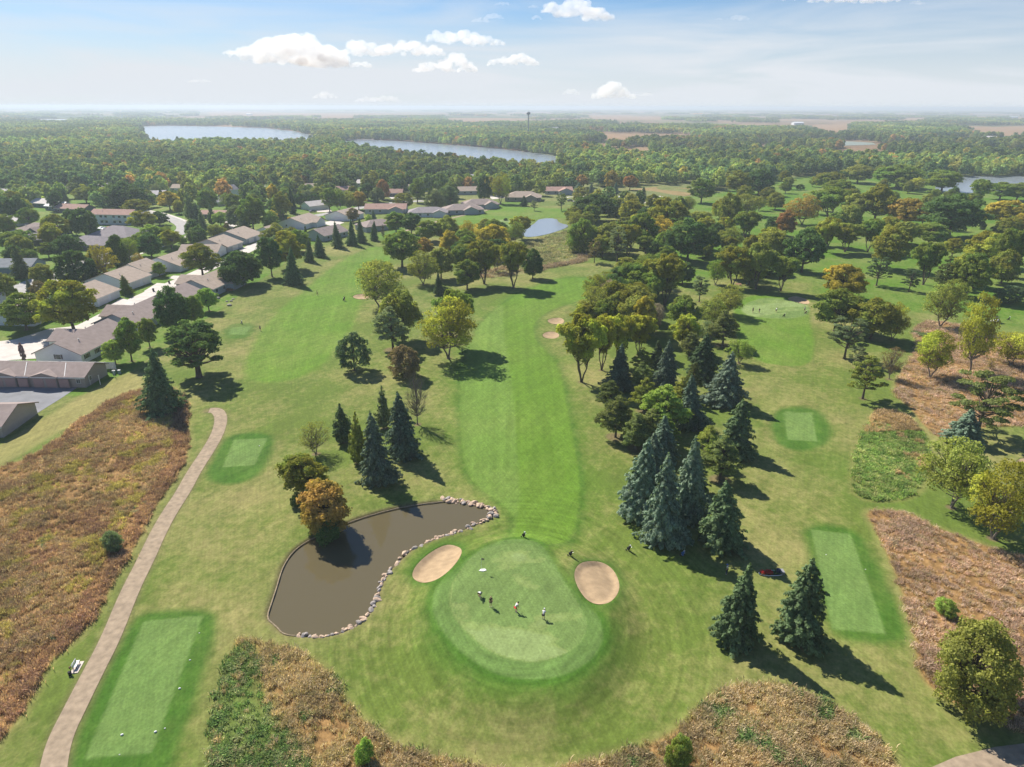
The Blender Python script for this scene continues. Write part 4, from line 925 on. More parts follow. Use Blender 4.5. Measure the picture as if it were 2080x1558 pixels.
TRIM = mat('trim_white', (.72, .72, .70), .6); GLASS = mat('window_glass', (.03, .04, .05), .15, spec=.6); GDOOR = mat('garage_door_white', (.62, .62, .62), .6, .03, 5)
GDROSE = mat('garage_door_rose', (.36, .24, .22), .7, .05, 3); DOORM = mat('door_dark', (.10, .09, .10), .5); PIPE = mat('vent_grey', (.5, .5, .5), .4); FND = mat('foundation', (.35, .33, .31), .9)
def opening(root, L, Wd, side, u, w, h, z, typ):
    def box(mb, uu0, uu1, z0, z1, d0, d1):
        if side == 'S': mb.box(uu0, -Wd / 2 - d1, z0, uu1, -Wd / 2 - d0, z1)
        elif side == 'N': mb.box(uu0, Wd / 2 + d0, z0, uu1, Wd / 2 + d1, z1)
        elif side == 'E': mb.box(L / 2 + d0, uu0, z0, L / 2 + d1, uu1, z1)
        else: mb.box(-L / 2 - d1, uu0, z0, -L / 2 - d0, uu1, z1)
    if typ == 'win':
        a = MB(); box(a, u - w / 2 - .09, u + w / 2 + .09, z - .09, z + h + .09, -.02, .04); f = a.build('window', TRIM, root)
        p = MB()
        for k in (-1, 1): box(p, u + (0.03 if k > 0 else -w / 2), u + (w / 2 if k > 0 else -.03), z, z + h, .0, .055)
        p.build('pane', GLASS, f)
    elif typ == 'shut':
        a = MB(); box(a, u - w / 2 - .09, u + w / 2 + .09, z - .09, z + h + .09, -.02, .04); f = a.build('window', TRIM, root)
        p = MB(); box(p, u - w / 2, u + w / 2, z, z + h, 0, .055); p.build('pane', GLASS, f)
        p = MB(); box(p, u - w / 2 - .55, u - w / 2 - .11, z - .05, z + h + .05, -.02, .05); p.build('shutter', DOORM, root)
        p = MB(); box(p, u + w / 2 + .11, u + w / 2 + .55, z - .05, z + h + .05, -.02, .05); p.build('shutter', DOORM, root)
    elif typ == 'garage':
        a = MB(); box(a, u - w / 2, u + w / 2, z, z + h, -.02, .05)
        for k in range(1, 4): box(a, u - w / 2, u + w / 2, z + h * k / 4 - .02, z + h * k / 4 + .02, .05, .065)
        a.build('garage_door', GDOOR, root)
    elif typ == 'rose':
        a = MB(); box(a, u - w / 2, u + w / 2, z, z + h, -.02, .05)
        for k in range(1, 4): box(a, u - w / 2, u + w / 2, z + h * k / 4 - .02, z + h * k / 4 + .02, .05, .065)
        a.build('garage_door', GDROSE, root)
    else:
        a = MB(); box(a, u - w / 2, u + w / 2, z, z + h, -.02, .05); d = a.build('door', DOORM if typ == 'door' else TRIM, root)
        b_ = MB(); box(b_, u + w / 2 - .14, u + w / 2 - .08, z + h * .45, z + h * .45 + .06, .05, .10); b_.build('handle', PIPE, d)
def gable_solid(mb, x0, x1, y0, y1, wh, rise, axis='x', z0=-.8):
    if axis == 'x':
        ym = (y0 + y1) / 2; pr = [(y0, z0), (y1, z0), (y1, wh), (ym, wh + rise), (y0, wh)]
        v = [(x0, a, b_) for a, b_ in pr] + [(x1, a, b_) for a, b_ in pr]
    else:
        xm = (x0 + x1) / 2; pr = [(x1, z0), (x0, z0), (x0, wh), (xm, wh + rise), (x1, wh)]
        v = [(a, y0, b_) for a, b_ in pr] + [(a, y1, b_) for a, b_ in pr]
    n = 5; mb.add(v, [tuple(range(n))[::-1], tuple(range(n, 2 * n))] + [(i, (i + 1) % n, n + (i + 1) % n, n + i) for i in range(n)])
def gable_roof(mb, x0, x1, y0, y1, wh, rise, axis='x', ov=.55, th=.18):
    if axis == 'y':
        sub = MB(); gable_roof(sub, y0, y1, -x1, -x0, wh, rise, 'x', ov, th); mb.add([(-b_, a, c_) for a, b_, c_ in sub.v], sub.f); return
    ym = (y0 + y1) / 2; hw = (y1 - y0) / 2; sl_ = rise / hw; e = .06
    for sgn in (-1, 1):
        yo = ym + sgn * (hw + ov); zo = wh - sl_ * ov + e; zr = wh + rise + e
        v = [(x0 - ov, yo, zo), (x1 + ov, yo, zo), (x1 + ov, ym, zr), (x0 - ov, ym, zr)]; v += [(a, b_, c_ + th) for a, b_, c_ in v]
        f = [(0, 3, 2, 1), (4, 5, 6, 7), (0, 1, 5, 4), (1, 2, 6, 5), (2, 3, 7, 6), (3, 0, 4, 7)]
        if sgn > 0: f = [q[::-1] for q in f]
        mb.add(v, f)
def hip_roof(mb, x0, x1, y0, y1, wh, rise, ov=.6, th=.18):
    x0 -= ov; x1 += ov; y0 -= ov; y1 += ov; hw = (y1 - y0) / 2; ym = (y0 + y1) / 2; z = wh - .1
    r0_, r1_ = x0 + hw, x1 - hw
    if r1_ < r0_: r0_ = r1_ = (x0 + x1) / 2
    b_ = [(x0, y0, z), (x1, y0, z), (x1, y1, z), (x0, y1, z)]; e = [(a, c_, d + th) for a, c_, d in b_]
    v = b_ + e + [(r0_, ym, z + th + rise), (r1_, ym, z + th + rise)]
    mb.add(v, [(3, 2, 1, 0), (0, 1, 5, 4), (1, 2, 6, 5), (2, 3, 7, 6), (3, 0, 4, 7), (4, 5, 9, 8), (5, 6, 9), (6, 7, 8, 9), (7, 4, 8)])
FOOT = []
def house(cx, cy, ang, L, Wd, label, name='house', cat='house', wh=2.7, rise=None, roof='brown', wall='white', shape='gable', wings=(), ops=(), vents=2, group=None, trim_ridge=False):
    rise = rise if rise is not None else Wd * .5 * .36
    root = link(name, None, None, (cx, cy, float(hgt(cx, cy)) + .1), R(ang)); tag(root, label, cat, group)
    FOOT.append((cx, cy, max(L, Wd) * .5 + 2, R(ang), L, Wd))
    w = MB(); r_ = MB(); hx, hy = L / 2, Wd / 2
    if shape == 'gable': gable_solid(w, -hx, hx, -hy, hy, wh, rise); gable_roof(r_, -hx, hx, -hy, hy, wh, rise)
    else: w.box(-hx, -hy, -.8, hx, hy, wh); hip_roof(r_, -hx, hx, -hy, hy, wh, rise)
    for (sd, u, ww, proj, rs) in wings:           # a projecting wing with its own gable
        a, b_ = (0, hy + proj) if sd == 'N' else (-hy - proj, 0)
        gable_solid(w, u - ww / 2, u + ww / 2, a, b_, wh + .003, rs, 'y'); gable_roof(r_, u - ww / 2, u + ww / 2, a, b_, wh + .02, rs, 'y', .5)
    w.build('wall', WL[wall], root); ro = r_.build('roof', RT[roof], root)
    if trim_ridge:
        q = MB()
        for u in trim_ridge: q.box(u - .12, -hy - .6, wh + .1, u + .12, -hy - .3, wh + .3)
        q.build('gutter', TRIM, ro)
    # fascia boards under the eaves at both long sides
    if shape == 'gable':
        z = wh - rise / hy * .55 + .02
        for sg in (-1, 1): q = MB(); q.box(-hx - .55, sg * (hy + .56) - .03, z - .08, hx + .55, sg * (hy + .56) + .03, z + .16); q.build('fascia', TRIM, root)
    for i in range(vents):
        q = MB(); u = -hx * .5 + i * hx * .9; yy = hy * (.35 if i % 2 else -.4); z = wh + rise * (1 - abs(yy) / hy)
        q.tube([(u, yy, z - .1), (u, yy, z + .7)], .12, 8); q.tube([(u, yy, z + .7), (u, yy, z + .8)], .2, 8); q.build('vent_pipe', PIPE, ro)
    for o_ in ops: opening(root, L, Wd, *o_)
    return root
def std_ops(L, Wd, sides='S', n=3, typ='win'):
    out = []
    for s_ in sides:
        span = L if s_ in 'SN' else Wd
        for k in range(n): out.append((s_, (k + .5) / n * span - span / 2, 1.3, 1.2, .95, typ))
    return out
def buildings():
    # backyard side of the concrete drive, ridges running away from the camera
    house(-120.3, 182.5, 85.5, 22, 13, 'white gabled duplex with dark shutters on its end wall and shaded roof', wall='white', roof='brown', rise=2.9,
          wings=(('N', 3.5, 9, 3.5, 2.0),), ops=[('W', 0, 1.3, 1.2, 1.2, 'shut')] + std_ops(22, 13, 'S', 5, 'shut') + [('N', -6, 4.8, 2.2, 0, 'garage')], vents=2)
    house(-119, 208, 84, 20, 14, 'grey-walled duplex with round roof vents behind the white gabled one', wall='grey', roof='brown', rise=3.0,
          wings=(('N', 2, 9, 3.0, 2.2),), ops=[('W', 3.5, .9, 1.0, 1.0, 'win')] + std_ops(20, 14, 'S', 3), vents=3)
    house(-117.5, 230, 84, 17, 13, 'duplex with long low roof hidden behind the large dense tree', wall='grey', roof='brown', rise=2.8, ops=std_ops(17, 13, 'S', 3), vents=2)
    house(-114, 252, 81, 20, 15, 'duplex at the fairway with covered patio and flower beds', wall='grey', roof='tan', rise=3.0,
          wings=(('N', 0, 9, 3.0, 2.2), ('S', 4, 9, 2.5, 2.0)), ops=std_ops(20, 15, 'S', 4) + [('W', 2, 1, 2.1, 0, 'door')], vents=3)
    # garages facing the drive from the other side
    kw = dict(wall='white', roof='tan', rise=3.1)
    lab = ['duplex half hidden by the big yellow-green tree, white garage wall', 'duplex with long white garage wall and two parked bins before it', 'duplex with white garage doors behind the cone-shaped tree',
           'duplex with tall grey gable wall and small window behind the bright small tree', 'duplex whose garage faces the golden street tree']
    for i, (cx, cy, a, L, wd) in enumerate(((-157, 211, 86, 13, 17), (-149.5, 233, 86, 12.5, 17), (-150, 255.5, 83, 13, 18), (-151, 273, 83, 11, 15), (-145.5, 288.5, 82, 15, 18))):
        house(cx, cy, a, L, wd, lab[i], wings=(), ops=[('S', -L * .22, 4.8, 2.2, 0, 'garage'), ('S', L * .27, 4.2, 2.2, 0, 'garage'), ('W', 3, .9, 1.0, 1.1, 'win')], vents=1, **kw)
    house(-142, 313, 3, 17, 12, 'duplex with porch posts and a white garage facing right', wall='white', roof='tan', rise=2.4, wings=(), ops=[('E', 0, 4.6, 2.2, 0, 'garage'), ('S', 3, 1, 2.1, 0, 'door'), ('S', 6, 1.2, 1.2, 1, 'win')], vents=1)
    house(-142, 329, 80, 13, 19, 'wide-gabled duplex behind the porch duplex', wall='grey', roof='tan', rise=3.2, ops=[('S', 0, 4.8, 2.2, 0, 'garage'), ('W', -4, .9, 1, 1, 'win')], vents=1)
    house(-141, 351, 80, 16, 20, 'duplex with broad grey gable wall at the end of the garage row', wall='grey', roof='tan', rise=3.3, ops=[('S', -3, 4.6, 2.2, 0, 'garage'), ('S', 4, 4.2, 2.2, 0, 'garage')], vents=2)
    house(-131, 371, 78, 9, 10, 'little white gabled building with two dark windows', wall='white', roof='tan', rise=1.9, ops=[('W', -2, .9, 1, 1, 'win'), ('W', 2, .9, 1, 1, 'win')], vents=0)
    house(-122, 399, 76, 20, 18, 'duplex with two offset gables in the middle of the far row', wall='white', roof='tan', rise=3.0, wings=(('S', 2, 10, 3, 2.2),), ops=[('W', 3, .9, 1, 1, 'win')], vents=2)
    house(-97, 360, 62, 18, 13, 'brown-roofed house with a white fence behind the row of spruces', wall='grey', roof='brown', rise=2.8, ops=std_ops(18, 13, 'S', 3), vents=2)
    house(-103, 427, 70, 16, 17, 'duplex with white garage beyond the lawn corner', wall='white', roof='tan', rise=2.8, ops=[('W', 0, 4.5, 2.2, 0, 'garage')], vents=1)
    house(-76, 388, 40, 20, 13, 'house with hipped brown roof behind the end of the spruce row', wall='grey', roof='brown', shape='hip', rise=2.6, ops=std_ops(20, 13, 'S', 3), vents=1)
    house(-82, 455, 2, 26, 13, 'long brown-roofed house beyond the tiny blue spruce', wall='grey', roof='red', rise=2.5, wings=(('S', 7, 9, 3, 1.8),), ops=std_ops(26, 13, 'S', 4), vents=1)
    house(-53, 439, 5, 24, 13, 'grey-roofed bungalow with pale walls above the dark tree', wall='white', roof='grey', shape='hip', rise=2.7, wings=(('S', 7, 8, 2, 1.6),), ops=std_ops(24, 13, 'S', 5), vents=1)
    house(-32, 452, 12, 25, 14, 'hipped bungalow with teal patio wall beside the far lawn', wall='grey', roof='brown', shape='hip', rise=3.0, wings=(('S', 4, 9, 2.5, 2.0),), ops=std_ops(25, 14, 'S', 5), vents=1)
    house(-22, 478, 12, 24, 13, 'hipped bungalow partly behind the teal-patio one', wall='grey', roof='brown', shape='hip', rise=3.0, wings=(('S', 6, 8, 3, 2.0),), ops=std_ops(24, 13, 'S', 4), vents=1)
    house(8, 518, -4, 26, 15, 'wide tan-roofed house at the far end of the lawn', wall='tan', roof='tan', shape='hip', rise=3.6, wings=(('S', 6, 9, 3, 2.0),), ops=std_ops(26, 15, 'S', 5), vents=1)
    house(36, 560, 6, 22, 12, 'two-roofed house beyond the gravel turnaround', wall='grey', roof='red', rise=2.4, wings=(('S', 5, 11, 4, 2.2),), ops=std_ops(22, 12, 'S', 4), vents=1)
    house(77, 503, -2, 22, 13, 'long shed with bright white metal roof and dark wall', name='shed', cat='shed', wall='dark', roof='white', rise=1.6, ops=[('S', -4, 3.6, 2.4, 0, 'rose')], vents=0)
    house(-36, 560, 10, 20, 12, 'tan-roofed house behind the willows', wall='grey', roof='tan', rise=2.6, ops=std_ops(20, 12, 'S', 4), vents=0)
    house(-37, 655, 30, 18, 11, 'far house with a pale gabled roof above the green round tree', wall='cream', roof='pale', rise=3.4, ops=std_ops(18, 11, 'S', 3), vents=0)
    house(-92, 540, 0, 16, 10, 'small brick-red house right of the red-sided tree', wall='dark', roof='red', rise=2.4, ops=std_ops(16, 10, 'S', 3), vents=0)
    house(-132, 468, 50, 15, 10, 'small white garage house beside the tall far spruce', wall='white', roof='pale', rise=2.4, ops=[('W', 0, 4.2, 2.2, 0, 'garage')], vents=0)
    house(-178, 428, -3, 26, 10, 'long low house with white fascia near the street curve', wall='dark', roof='red', rise=1.6, ops=[('S', 8, 4, 2, 0, 'garage')] + std_ops(26, 10, 'S', 3)[:2], vents=0)
    house(-201, 486, 40, 9, 8, 'small pale-roofed gable among trees with orange window', wall='cream', roof='pale', rise=2.6, ops=[('W', 0, 1, 1, 1, 'win')], vents=0)
    house(-218, 540, 60, 12, 9, 'tall white gabled house deep in the trees', wall='white', roof='grey', wh=5, rise=3, ops=[('W', 0, 1.1, 1.3, 3.4, 'win'), ('W', 0, 1.1, 1.3, 1, 'win')], vents=0)
    o = []
    for u in (-9.5, -5.5, -2.5, 2.5, 6, 9.5): o += [('S', u, 1.5, 1.2, 3.9, 'win'), ('S', u, 1.5, 1.3, .9, 'win')]
    ap = house(-232, 407, -7, 25, 11, 'two-storey white apartment block with balconies', name='apartment_building', cat='apartment building', wall='white', roof='red', wh=5.6, rise=2.2, ops=o, vents=1)
    for u in (-4, 4.2):
        q = MB(); q.box(u - 1.6, -7.0, 2.7, u + 1.6, -5.55, 2.85); q.box(u - 1.6, -7.0, 3.65, u + 1.6, -6.94, 3.72)
        for k in range(13): q.box(u - 1.6 + k * .262, -6.99, 2.85, u - 1.56 + k * .262, -6.95, 3.65)
        q.build('balcony', TRIM, ap)
    house(-203, 356, -14, 24, 17, 'large grey hip-roofed building beside the apartments', wall='dark', roof='grey', shape='hip', rise=4.2, ops=std_ops(24, 17, 'S', 4), vents=1)
    house(-203, 332, -10, 21, 13, 'hip-roofed wing nearest the dark wide tree', wall='dark', roof='grey', shape='hip', rise=3.2, ops=std_ops(21, 13, 'S', 4), vents=1)
    house(-250, 366, -12, 22, 16, 'brown hip-roofed house with pale roof vents at far left', wall='dark', roof='brown', shape='hip', rise=3.6, wings=(('S', 5, 9, 2.5, 2.6),), ops=std_ops(22, 16, 'S', 3), vents=3)
    house(-234, 342, 10, 15, 11, 'low grey roof between the far left trees', wall='dark', roof='grey', rise=2.2, vents=1)
    house(-208, 282, 4, 20, 11, 'slate-roofed bungalow with blue-grey end wall', wall='blue', roof='slate', rise=2.3, ops=[('S', 4, 1.2, 1.1, 1, 'win'), ('E', 0, 1, 2, 0, 'door')], vents=1)
    house(-318, 478, -20, 17, 11, 'pale tan-roofed bungalow among far left trees', wall='blue', roof='pale', rise=2.3, ops=std_ops(17, 11, 'S', 3), vents=0)
    house(-300, 463, -20, 14, 10, 'bungalow with a bright white roof slope at far left', wall='blue', roof='white', rise=2.3, ops=std_ops(14, 10, 'S', 3), vents=0)
    house(-283, 452, -14, 22, 10, 'long rose-roofed house behind the far left lawn', wall='dark', roof='red', rise=2.2, ops=std_ops(22, 10, 'S', 4), vents=0)
    house(-287, 400, -15, 12, 9, 'small grey-green house at the far left', wall='grey', roof='pale', rise=2.0, ops=std_ops(12, 9, 'S', 2), vents=0)
    house(-181, 226, 5, 15, 11, 'house at the left border behind the wide green tree', wall='white', roof='tan', rise=2.4, ops=std_ops(15, 11, 'S', 3), vents=0)
    house(270, 742, -5, 22, 13, 'dark-roofed clubhouse among the trees of the course', name='clubhouse', cat='clubhouse', wall='tan', roof='grey', shape='hip', rise=4, wings=(('S', 0, 9, 3, 2.6),), ops=std_ops(22, 13, 'S', 4), vents=0)
    for k, (a, b_, an, L_, rf) in enumerate(((18,398,5,15,'pale'),(62,392,-20,14,'brown'),(150,392,10,16,'tan'),(222,386,-15,15,'grey'),(318,402,20,14,'pale'),(372,388,-8,15,'tan'),(520,392,12,15,'pale'),(570,378,-20,14,'grey'),(640,386,5,16,'tan'),(700,392,15,14,'red'),(745,378,-10,15,'pale'),(850,388,8,15,'tan'),(905,366,-12,15,'grey'),(1010,372,10,16,'pale'),(1105,366,-6,16,'tan'),(1180,372,8,15,'pale'),(28,446,-10,15,'grey'),(1440,352,4,16,'brown'),(1530,346,-6,16,'tan'),(1350,356,8,15,'pale'))):
        hx_, hy_ = at(a, b_); house(hx_, hy_, an, L_, 10, 'small roof glimpsed between the trees of the far neighbourhood', wall=('cream', 'grey', 'white')[k % 3], roof=rf, rise=2.4, ops=std_ops(L_, 10, 'S', 3), vents=0, group='roofs glimpsed between far trees')
    # row of garages by the parking lot
    L = 36; g = house(-122.4, 160.2, -2.2, L, 9, 'long tan garage row with rose doors and small roof gables', name='garage_row', cat='garage building', wall='tan', roof='brown', rise=1.9, wings=(('S', -14, 6, .5, .9), ('S', -2.0, 6, .5, .9), ('S', 8.3, 6, .5, .9)),
              ops=[('E', -2.4, .9, 1.0, 1.0, 'win'), ('S', 16.4, .9, 1.0, 1.0, 'win')], vents=0)
    q = None
    for u in (-15.6, -12.4, -9.2, -3.6, -.4, 2.8, 6.7, 9.9, 13.1):
        q = MB(); q.box(u - 1.25, -5.1, 0, u + 1.25, -5.04, 2.15)
        for k in (1, 2, 3): q.box(u - 1.25, -5.115, k * .54 - .015, u + 1.25, -5.1, k * .54 + .015)
        q.build('garage_door', GDROSE, g)
    for u in (-8.0, 3.5, 13.5):
        q = MB(); q.tube([(u, -5.05, 2.62), (u - 2.1, -.4, 4.72)], .10, 4); q.build('valley_flashing', TRIM, g)
    for u, v in ((18.1, -3), (20.6, -3), (20.6, 3)): q = MB(); q.box(u, v, 0, u + .1, v + .1, 2.6); q.build('porch_post', TRIM, g)
    gx = house(-121, 133.2, 3, 29, 12, 'pale grey garage building at the lower left border', name='garage_building', cat='garage building', wall='beige', roof='brown', rise=2.2, ops=[], vents=0)
def small_structures():
    # white board fence behind the garage row
    f = link('fence', None, None, (-122, 168, float(hgt(-122, 168))), R(-2.4)); tag(f, 'white board fence behind the long garage row', 'fence')
    q = MB()
    for k in range(74): q.box(-18.2 + k * .49, -.03, .05, -17.75 + k * .49, .03, 1.85)
    q.build('board', TRIM, f)
    q = MB(); q.box(-18.3, -.05, 1.85, 18.1, .05, 1.92); q.build('rail', TRIM, f)
    q = MB()
    for k in range(15): q.box(-18.3 + k * 2.6, -.08, -.3, -18.14 + k * 2.6, .08, 2.0)
    q.build('post', TRIM, f)
    # shelter, mast and halls beyond the lake
    x, y = at(1073, 282); hh = top_h(x, y, 226)
    m = link('water_tower', None, None, (x, y, 0)); tag(m, 'slim dark water tower standing beyond the lake', 'water tower')
    ST = mat('tower_steel', (.2, .22, .25), .6); q = MB(); q.tube([(0, 0, -1), (0, 0, hh * .9)], [1.5, 1.0], 10); q.build('column', ST, m)
    q = MB(); q.ball((0, 0, hh * .93), 4.2, 1, 1, .75, 14, 8); q.build('tank', ST, m, True)
    def hall(a, b_, row, hgt_, wd, rf, wl, lab):
        x0, y0 = at(a, row); x1, y1 = at(b_, row); w = x1 - x0
        house((x0 + x1) / 2, y0 + wd / 2, 0, w, wd, lab, name='hall', cat='hall', wh=hgt_, rise=3, roof=rf, wall=wl, vents=0)
    hall(1050, 1104, 272, 8, 30, 'pale', 'grey', 'long white-roofed hall beside the slim tower')
    hall(1116, 1134, 271, 12, 20, 'slate', 'cream', 'small pale hall right of the slim tower')
    hall(1613, 1632, 254, 8, 30, 'white', 'white', 'far white farm buildings on the tan field')
    hall(1820, 1836, 236, 8, 20, 'white', 'white', 'white farmstead on the horizon right of centre')
    hall(2050, 2066, 240, 8, 20, 'white', 'white', 'white farmstead near the right end of the horizon')
    hall(2000, 2025, 286, 6, 16, 'pale', 'cream', 'pale-roofed house below the tan field at far right')
    hall(1925, 1940, 292, 6, 14, 'white', 'cream', 'white-roofed cottage above the dark shore wood')
    hall(1895, 1912, 284, 6, 14, 'slate', 'blue', 'blue-grey roof left of the white-roofed cottage')
    hall(1395, 1408, 318, 6, 12, 'pale', 'white', 'pale house on the far shore right of the lake')
    hall(1368, 1384, 312, 6, 12, 'tan', 'cream', 'tan house on the far shore by a red tree')
    hall(500, 512, 234, 8, 25, 'white', 'white', 'tiny white farm on the horizon left')
    # dock-like causeway between the two lakes
    q = MB(); x0, y0 = at(700, 285); x1, y1 = at(768, 283); q.box(x0, y0, 0, x1, y0 + 8, 1.6)
    for k in range(8): q.box(x0 + (x1 - x0) * k / 7 - .5, y0 - .4, 0, x0 + (x1 - x0) * k / 7 + .5, y0, 2.6)
    tag(q.build('causeway', CONC), 'low pale causeway bridge between the two lakes', 'bridge')
# ------------------------------------------------------------------ people
CLO = {k: mat('cloth_' + k, c_, .85, .06, 20) for k, c_ in dict(white=(.75, .75, .74), black=(.02, .02, .022), navy=(.02, .03, .07), red=(.55, .04, .03), olive=(.07, .06, .03), brown=(.14, .08, .05), grey=(.25, .25, .26), blue=(.06, .14, .40), teal=(.05, .25, .30), khaki=(.35, .28, .18)).items()}
SKIN = mat('skin', (.42, .24, .16), .6); HAIR = mat('hair_dark', (.03, .02, .015), .7); HAIRL = mat('hair_light', (.35, .26, .14), .7); SHOE = mat('shoe_white', (.6, .6, .6), .6)
STEEL = mat('steel', (.5, .5, .52), .3, metal=.8); RUB = mat('rubber', (.02, .02, .02), .8)
def skin(name, pts, edges, m, parent, root_i=0, sub=1):
    me = bpy.data.meshes.new(name); me.from_pydata([p[:3] for p in pts], edges, [])
    o = bpy.data.objects.new(name, me); C.objects.link(o); sk = o.modifiers.new('s', 'SKIN'); o.modifiers.new('u', 'SUBSURF').levels = sub
    o.modifiers['u'].render_levels = sub
    for i, p in enumerate(pts): me.skin_vertices[0].data[i].radius = (p[3], p[3] if len(p) < 5 else p[4]); me.skin_vertices[0].data[i].use_root = i == root_i
    dg = bpy.context.evaluated_depsgraph_get(); ne = bpy.data.meshes.new_from_object(o.evaluated_get(dg)); bpy.data.objects.remove(o)
    ne.materials.clear(); ne.materials.append(m); ne.polygons.foreach_set('use_smooth', [True] * len(ne.polygons)); return link(name, ne, parent)
def rotx(p, a, piv):
    y, z = p[1] - piv[1], p[2] - piv[2]; return (p[0], piv[1] + y * math.cos(a) - z * math.sin(a), piv[2] + y * math.sin(a) + z * math.cos(a))
def person(px, py, face, pose, shirt, legs, label, hair='dark', hat=None, club=False, group=None, skirt=False):
    x, y = at(px, py); z = float(hgt(x, y)); root = link('person', None, None, (x, y, z), R(face)); tag(root, label, 'person', group)
    lean = {'stand': 4, 'putt': 38, 'crouch': 62, 'walk': 6}[pose]; a = -R(lean); H = .92; squat = {'crouch': .72, 'putt': .95}.get(pose, 1.0)
    hip = (0, -.10 if pose in ('putt', 'crouch') else 0, H * squat)
    def U(p): return rotx((p[0], p[1] + hip[1], p[2] * 1 + hip[2] - H), a, hip)      # upper body turns about the hips, facing +y
    step = .22 if pose == 'walk' else 0
    kf = .10 if pose == 'stand' or pose == 'walk' else .22
    J = []; E = []
    def add(p, r, par=None):
        J.append((*p, r)); i = len(J) - 1
        if par is not None: E.append((par, i))
        return i
    pel = add(hip, .13); ab = add(U((0, 0, H + .18)), .115, pel); ch = add(U((0, 0, H + .42)), .14, ab); nk = add(U((0, .01, H + .56)), .055, ch)
    hd0 = add(U((0, .03, H + .63)), .075, nk); hd = add(U((0, .035, H + .72)), .098, hd0); hd1 = add(U((0, .03, H + .80)), .07, hd)
    nose = add(U((0, .145, H + .70)), .012, hd)
    for s_ in (-1, 1): add(U((s_ * .098, .03, H + .71)), .014, hd)
    arms = {}
    for s_ in (-1, 1):
        sh = add(U((s_ * .17, 0, H + .50)), .058, ch)
        if pose in ('putt', 'crouch'):
            el = add(tuple(np.array(U((s_ * .20, .02, H + .47))) + (0, .06, -.27)), .042, sh); hnd = (s_ * .03, hip[1] + .42 + (.06 if pose == 'crouch' else 0), max(hip[2] - .20, .45)); wr = add(hnd, .027, el)
        else:
            el = add(U((s_ * .24, -.02 + step * .4 * s_, H + .24)), .042, sh); hnd = U((s_ * .26, .10 + step * s_, H + .02)); wr = add(hnd, .027, el)
        pal = add((hnd[0], hnd[1] + .03, hnd[2] - .07), .030, wr)
        for k, (dx, ln) in enumerate(((-.024, .065), (-.008, .078), (.008, .074), (.023, .060))): 
            f1 = add((hnd[0] + dx, hnd[1] + .045, hnd[2] - .07 - ln * .6), .009, pal); add((hnd[0] + dx, hnd[1] + .035, hnd[2] - .07 - ln * 1.1), .008, f1)
        add((hnd[0] - s_ * .040, hnd[1] + .05, hnd[2] - .09), .010, pal); arms[s_] = hnd
    lg = {}
    for s_ in (-1, 1):
        th = add((s_ * .09, hip[1], hip[2] - .06), .088, pel); ky = kf * (1.6 if pose == 'crouch' else .6) + step * s_; fy = step * s_ * 1.4
        kn = add((s_ * .11, ky, .48 * (squat ** .5)), .058, th); an_ = add((s_ * .12, fy - .02, .09), .040, kn); add((s_ * .13, fy + .15, .045), .040, an_); lg[s_] = (ky, fy)
    body = skin('body', J, E, SKIN, root)
    u = lambda p, r: (*U(p), r)
    skin('shirt', [(*hip, .145), u((0, 0, H + .18), .14), u((0, 0, H + .42), .165), u((0, .0, H + .53), .07), u((-.17, 0, H + .50), .075), (*[(J[E[0][0]][0] * 0 + c_) for c_ in tuple(np.array(U((-.21, .01, H + .36))))], .06), u((.17, 0, H + .50), .075), (*tuple(np.array(U((.21, .01, H + .36)))), .06)],
         [(0, 1), (1, 2), (2, 3), (2, 4), (4, 5), (2, 6), (6, 7)], CLO[shirt], root)
    dn = .16 if skirt else .5
    pts = [(*hip, .155)]; ed = []
    long_ = legs.endswith('_long'); lm = CLO[legs.replace('_long', '')]
    for s_ in (-1, 1):
        ky, fy = lg[s_]; i = len(pts); pts.append((s_ * .09, hip[1], hip[2] - .08, .112)); ed.append((0, i))
        kz = .48 * squat ** .5; f = 1 if long_ else .75; pts.append((s_ * (.09 + .02 * f), hip[1] + (ky - hip[1]) * f, hip[2] + (kz - hip[2]) * f, .085)); ed.append((i, i + 1))
        if long_: pts.append((s_ * .12, fy - .02, .14, .062)); ed.append((i + 1, i + 2))
    skin('trousers' if long_ else 'shorts', pts, ed, lm, root)
    for s_ in (-1, 1):
        q = MB(); ky, fy = lg[s_]; q.ball((s_ * .125, fy + .06, .045), .05, .95, 2.6, .9, 8, 5); q.build('shoe', SHOE, root, True)
    q = MB(); c_ = U((0, .005, H + .755)); q.ball(c_, .108, 1, 1.08, .92, 10, 7)
    if hat: q.ball(U((0, .13, H + .76)), .08, 1, 1.1, .15, 8, 4); q.build('cap', CLO[hat], root, True)
    else: q.build('hair', HAIRL if hair == 'light' else HAIR, root, True)
    if club:
        cb = link('putter', None, None, (x, y, z), R(face)); tag(cb, ('putter held by the ' + ('red-shorted golfer' if legs == 'red' else 'capped golfer nearest the camera' if hat else 'golfer putting on the right-hand green')), 'golf club'); h0 = arms[1]
        hy = h0[1] + .05; q = MB(); q.tube([(0, hy - .02, h0[2] + .06), (0, hy, h0[2] - .2)], .014, 6); q.build('grip', RUB, cb)
        q = MB(); q.tube([(0, hy, h0[2] - .2), (0, hy + .14, .03)], .007, 5); q.build('shaft', STEEL, cb); q = MB(); q.box(-.06, hy + .11, .005, .06, hy + .15, .035); q.build('club_head', STEEL, cb)
    return root
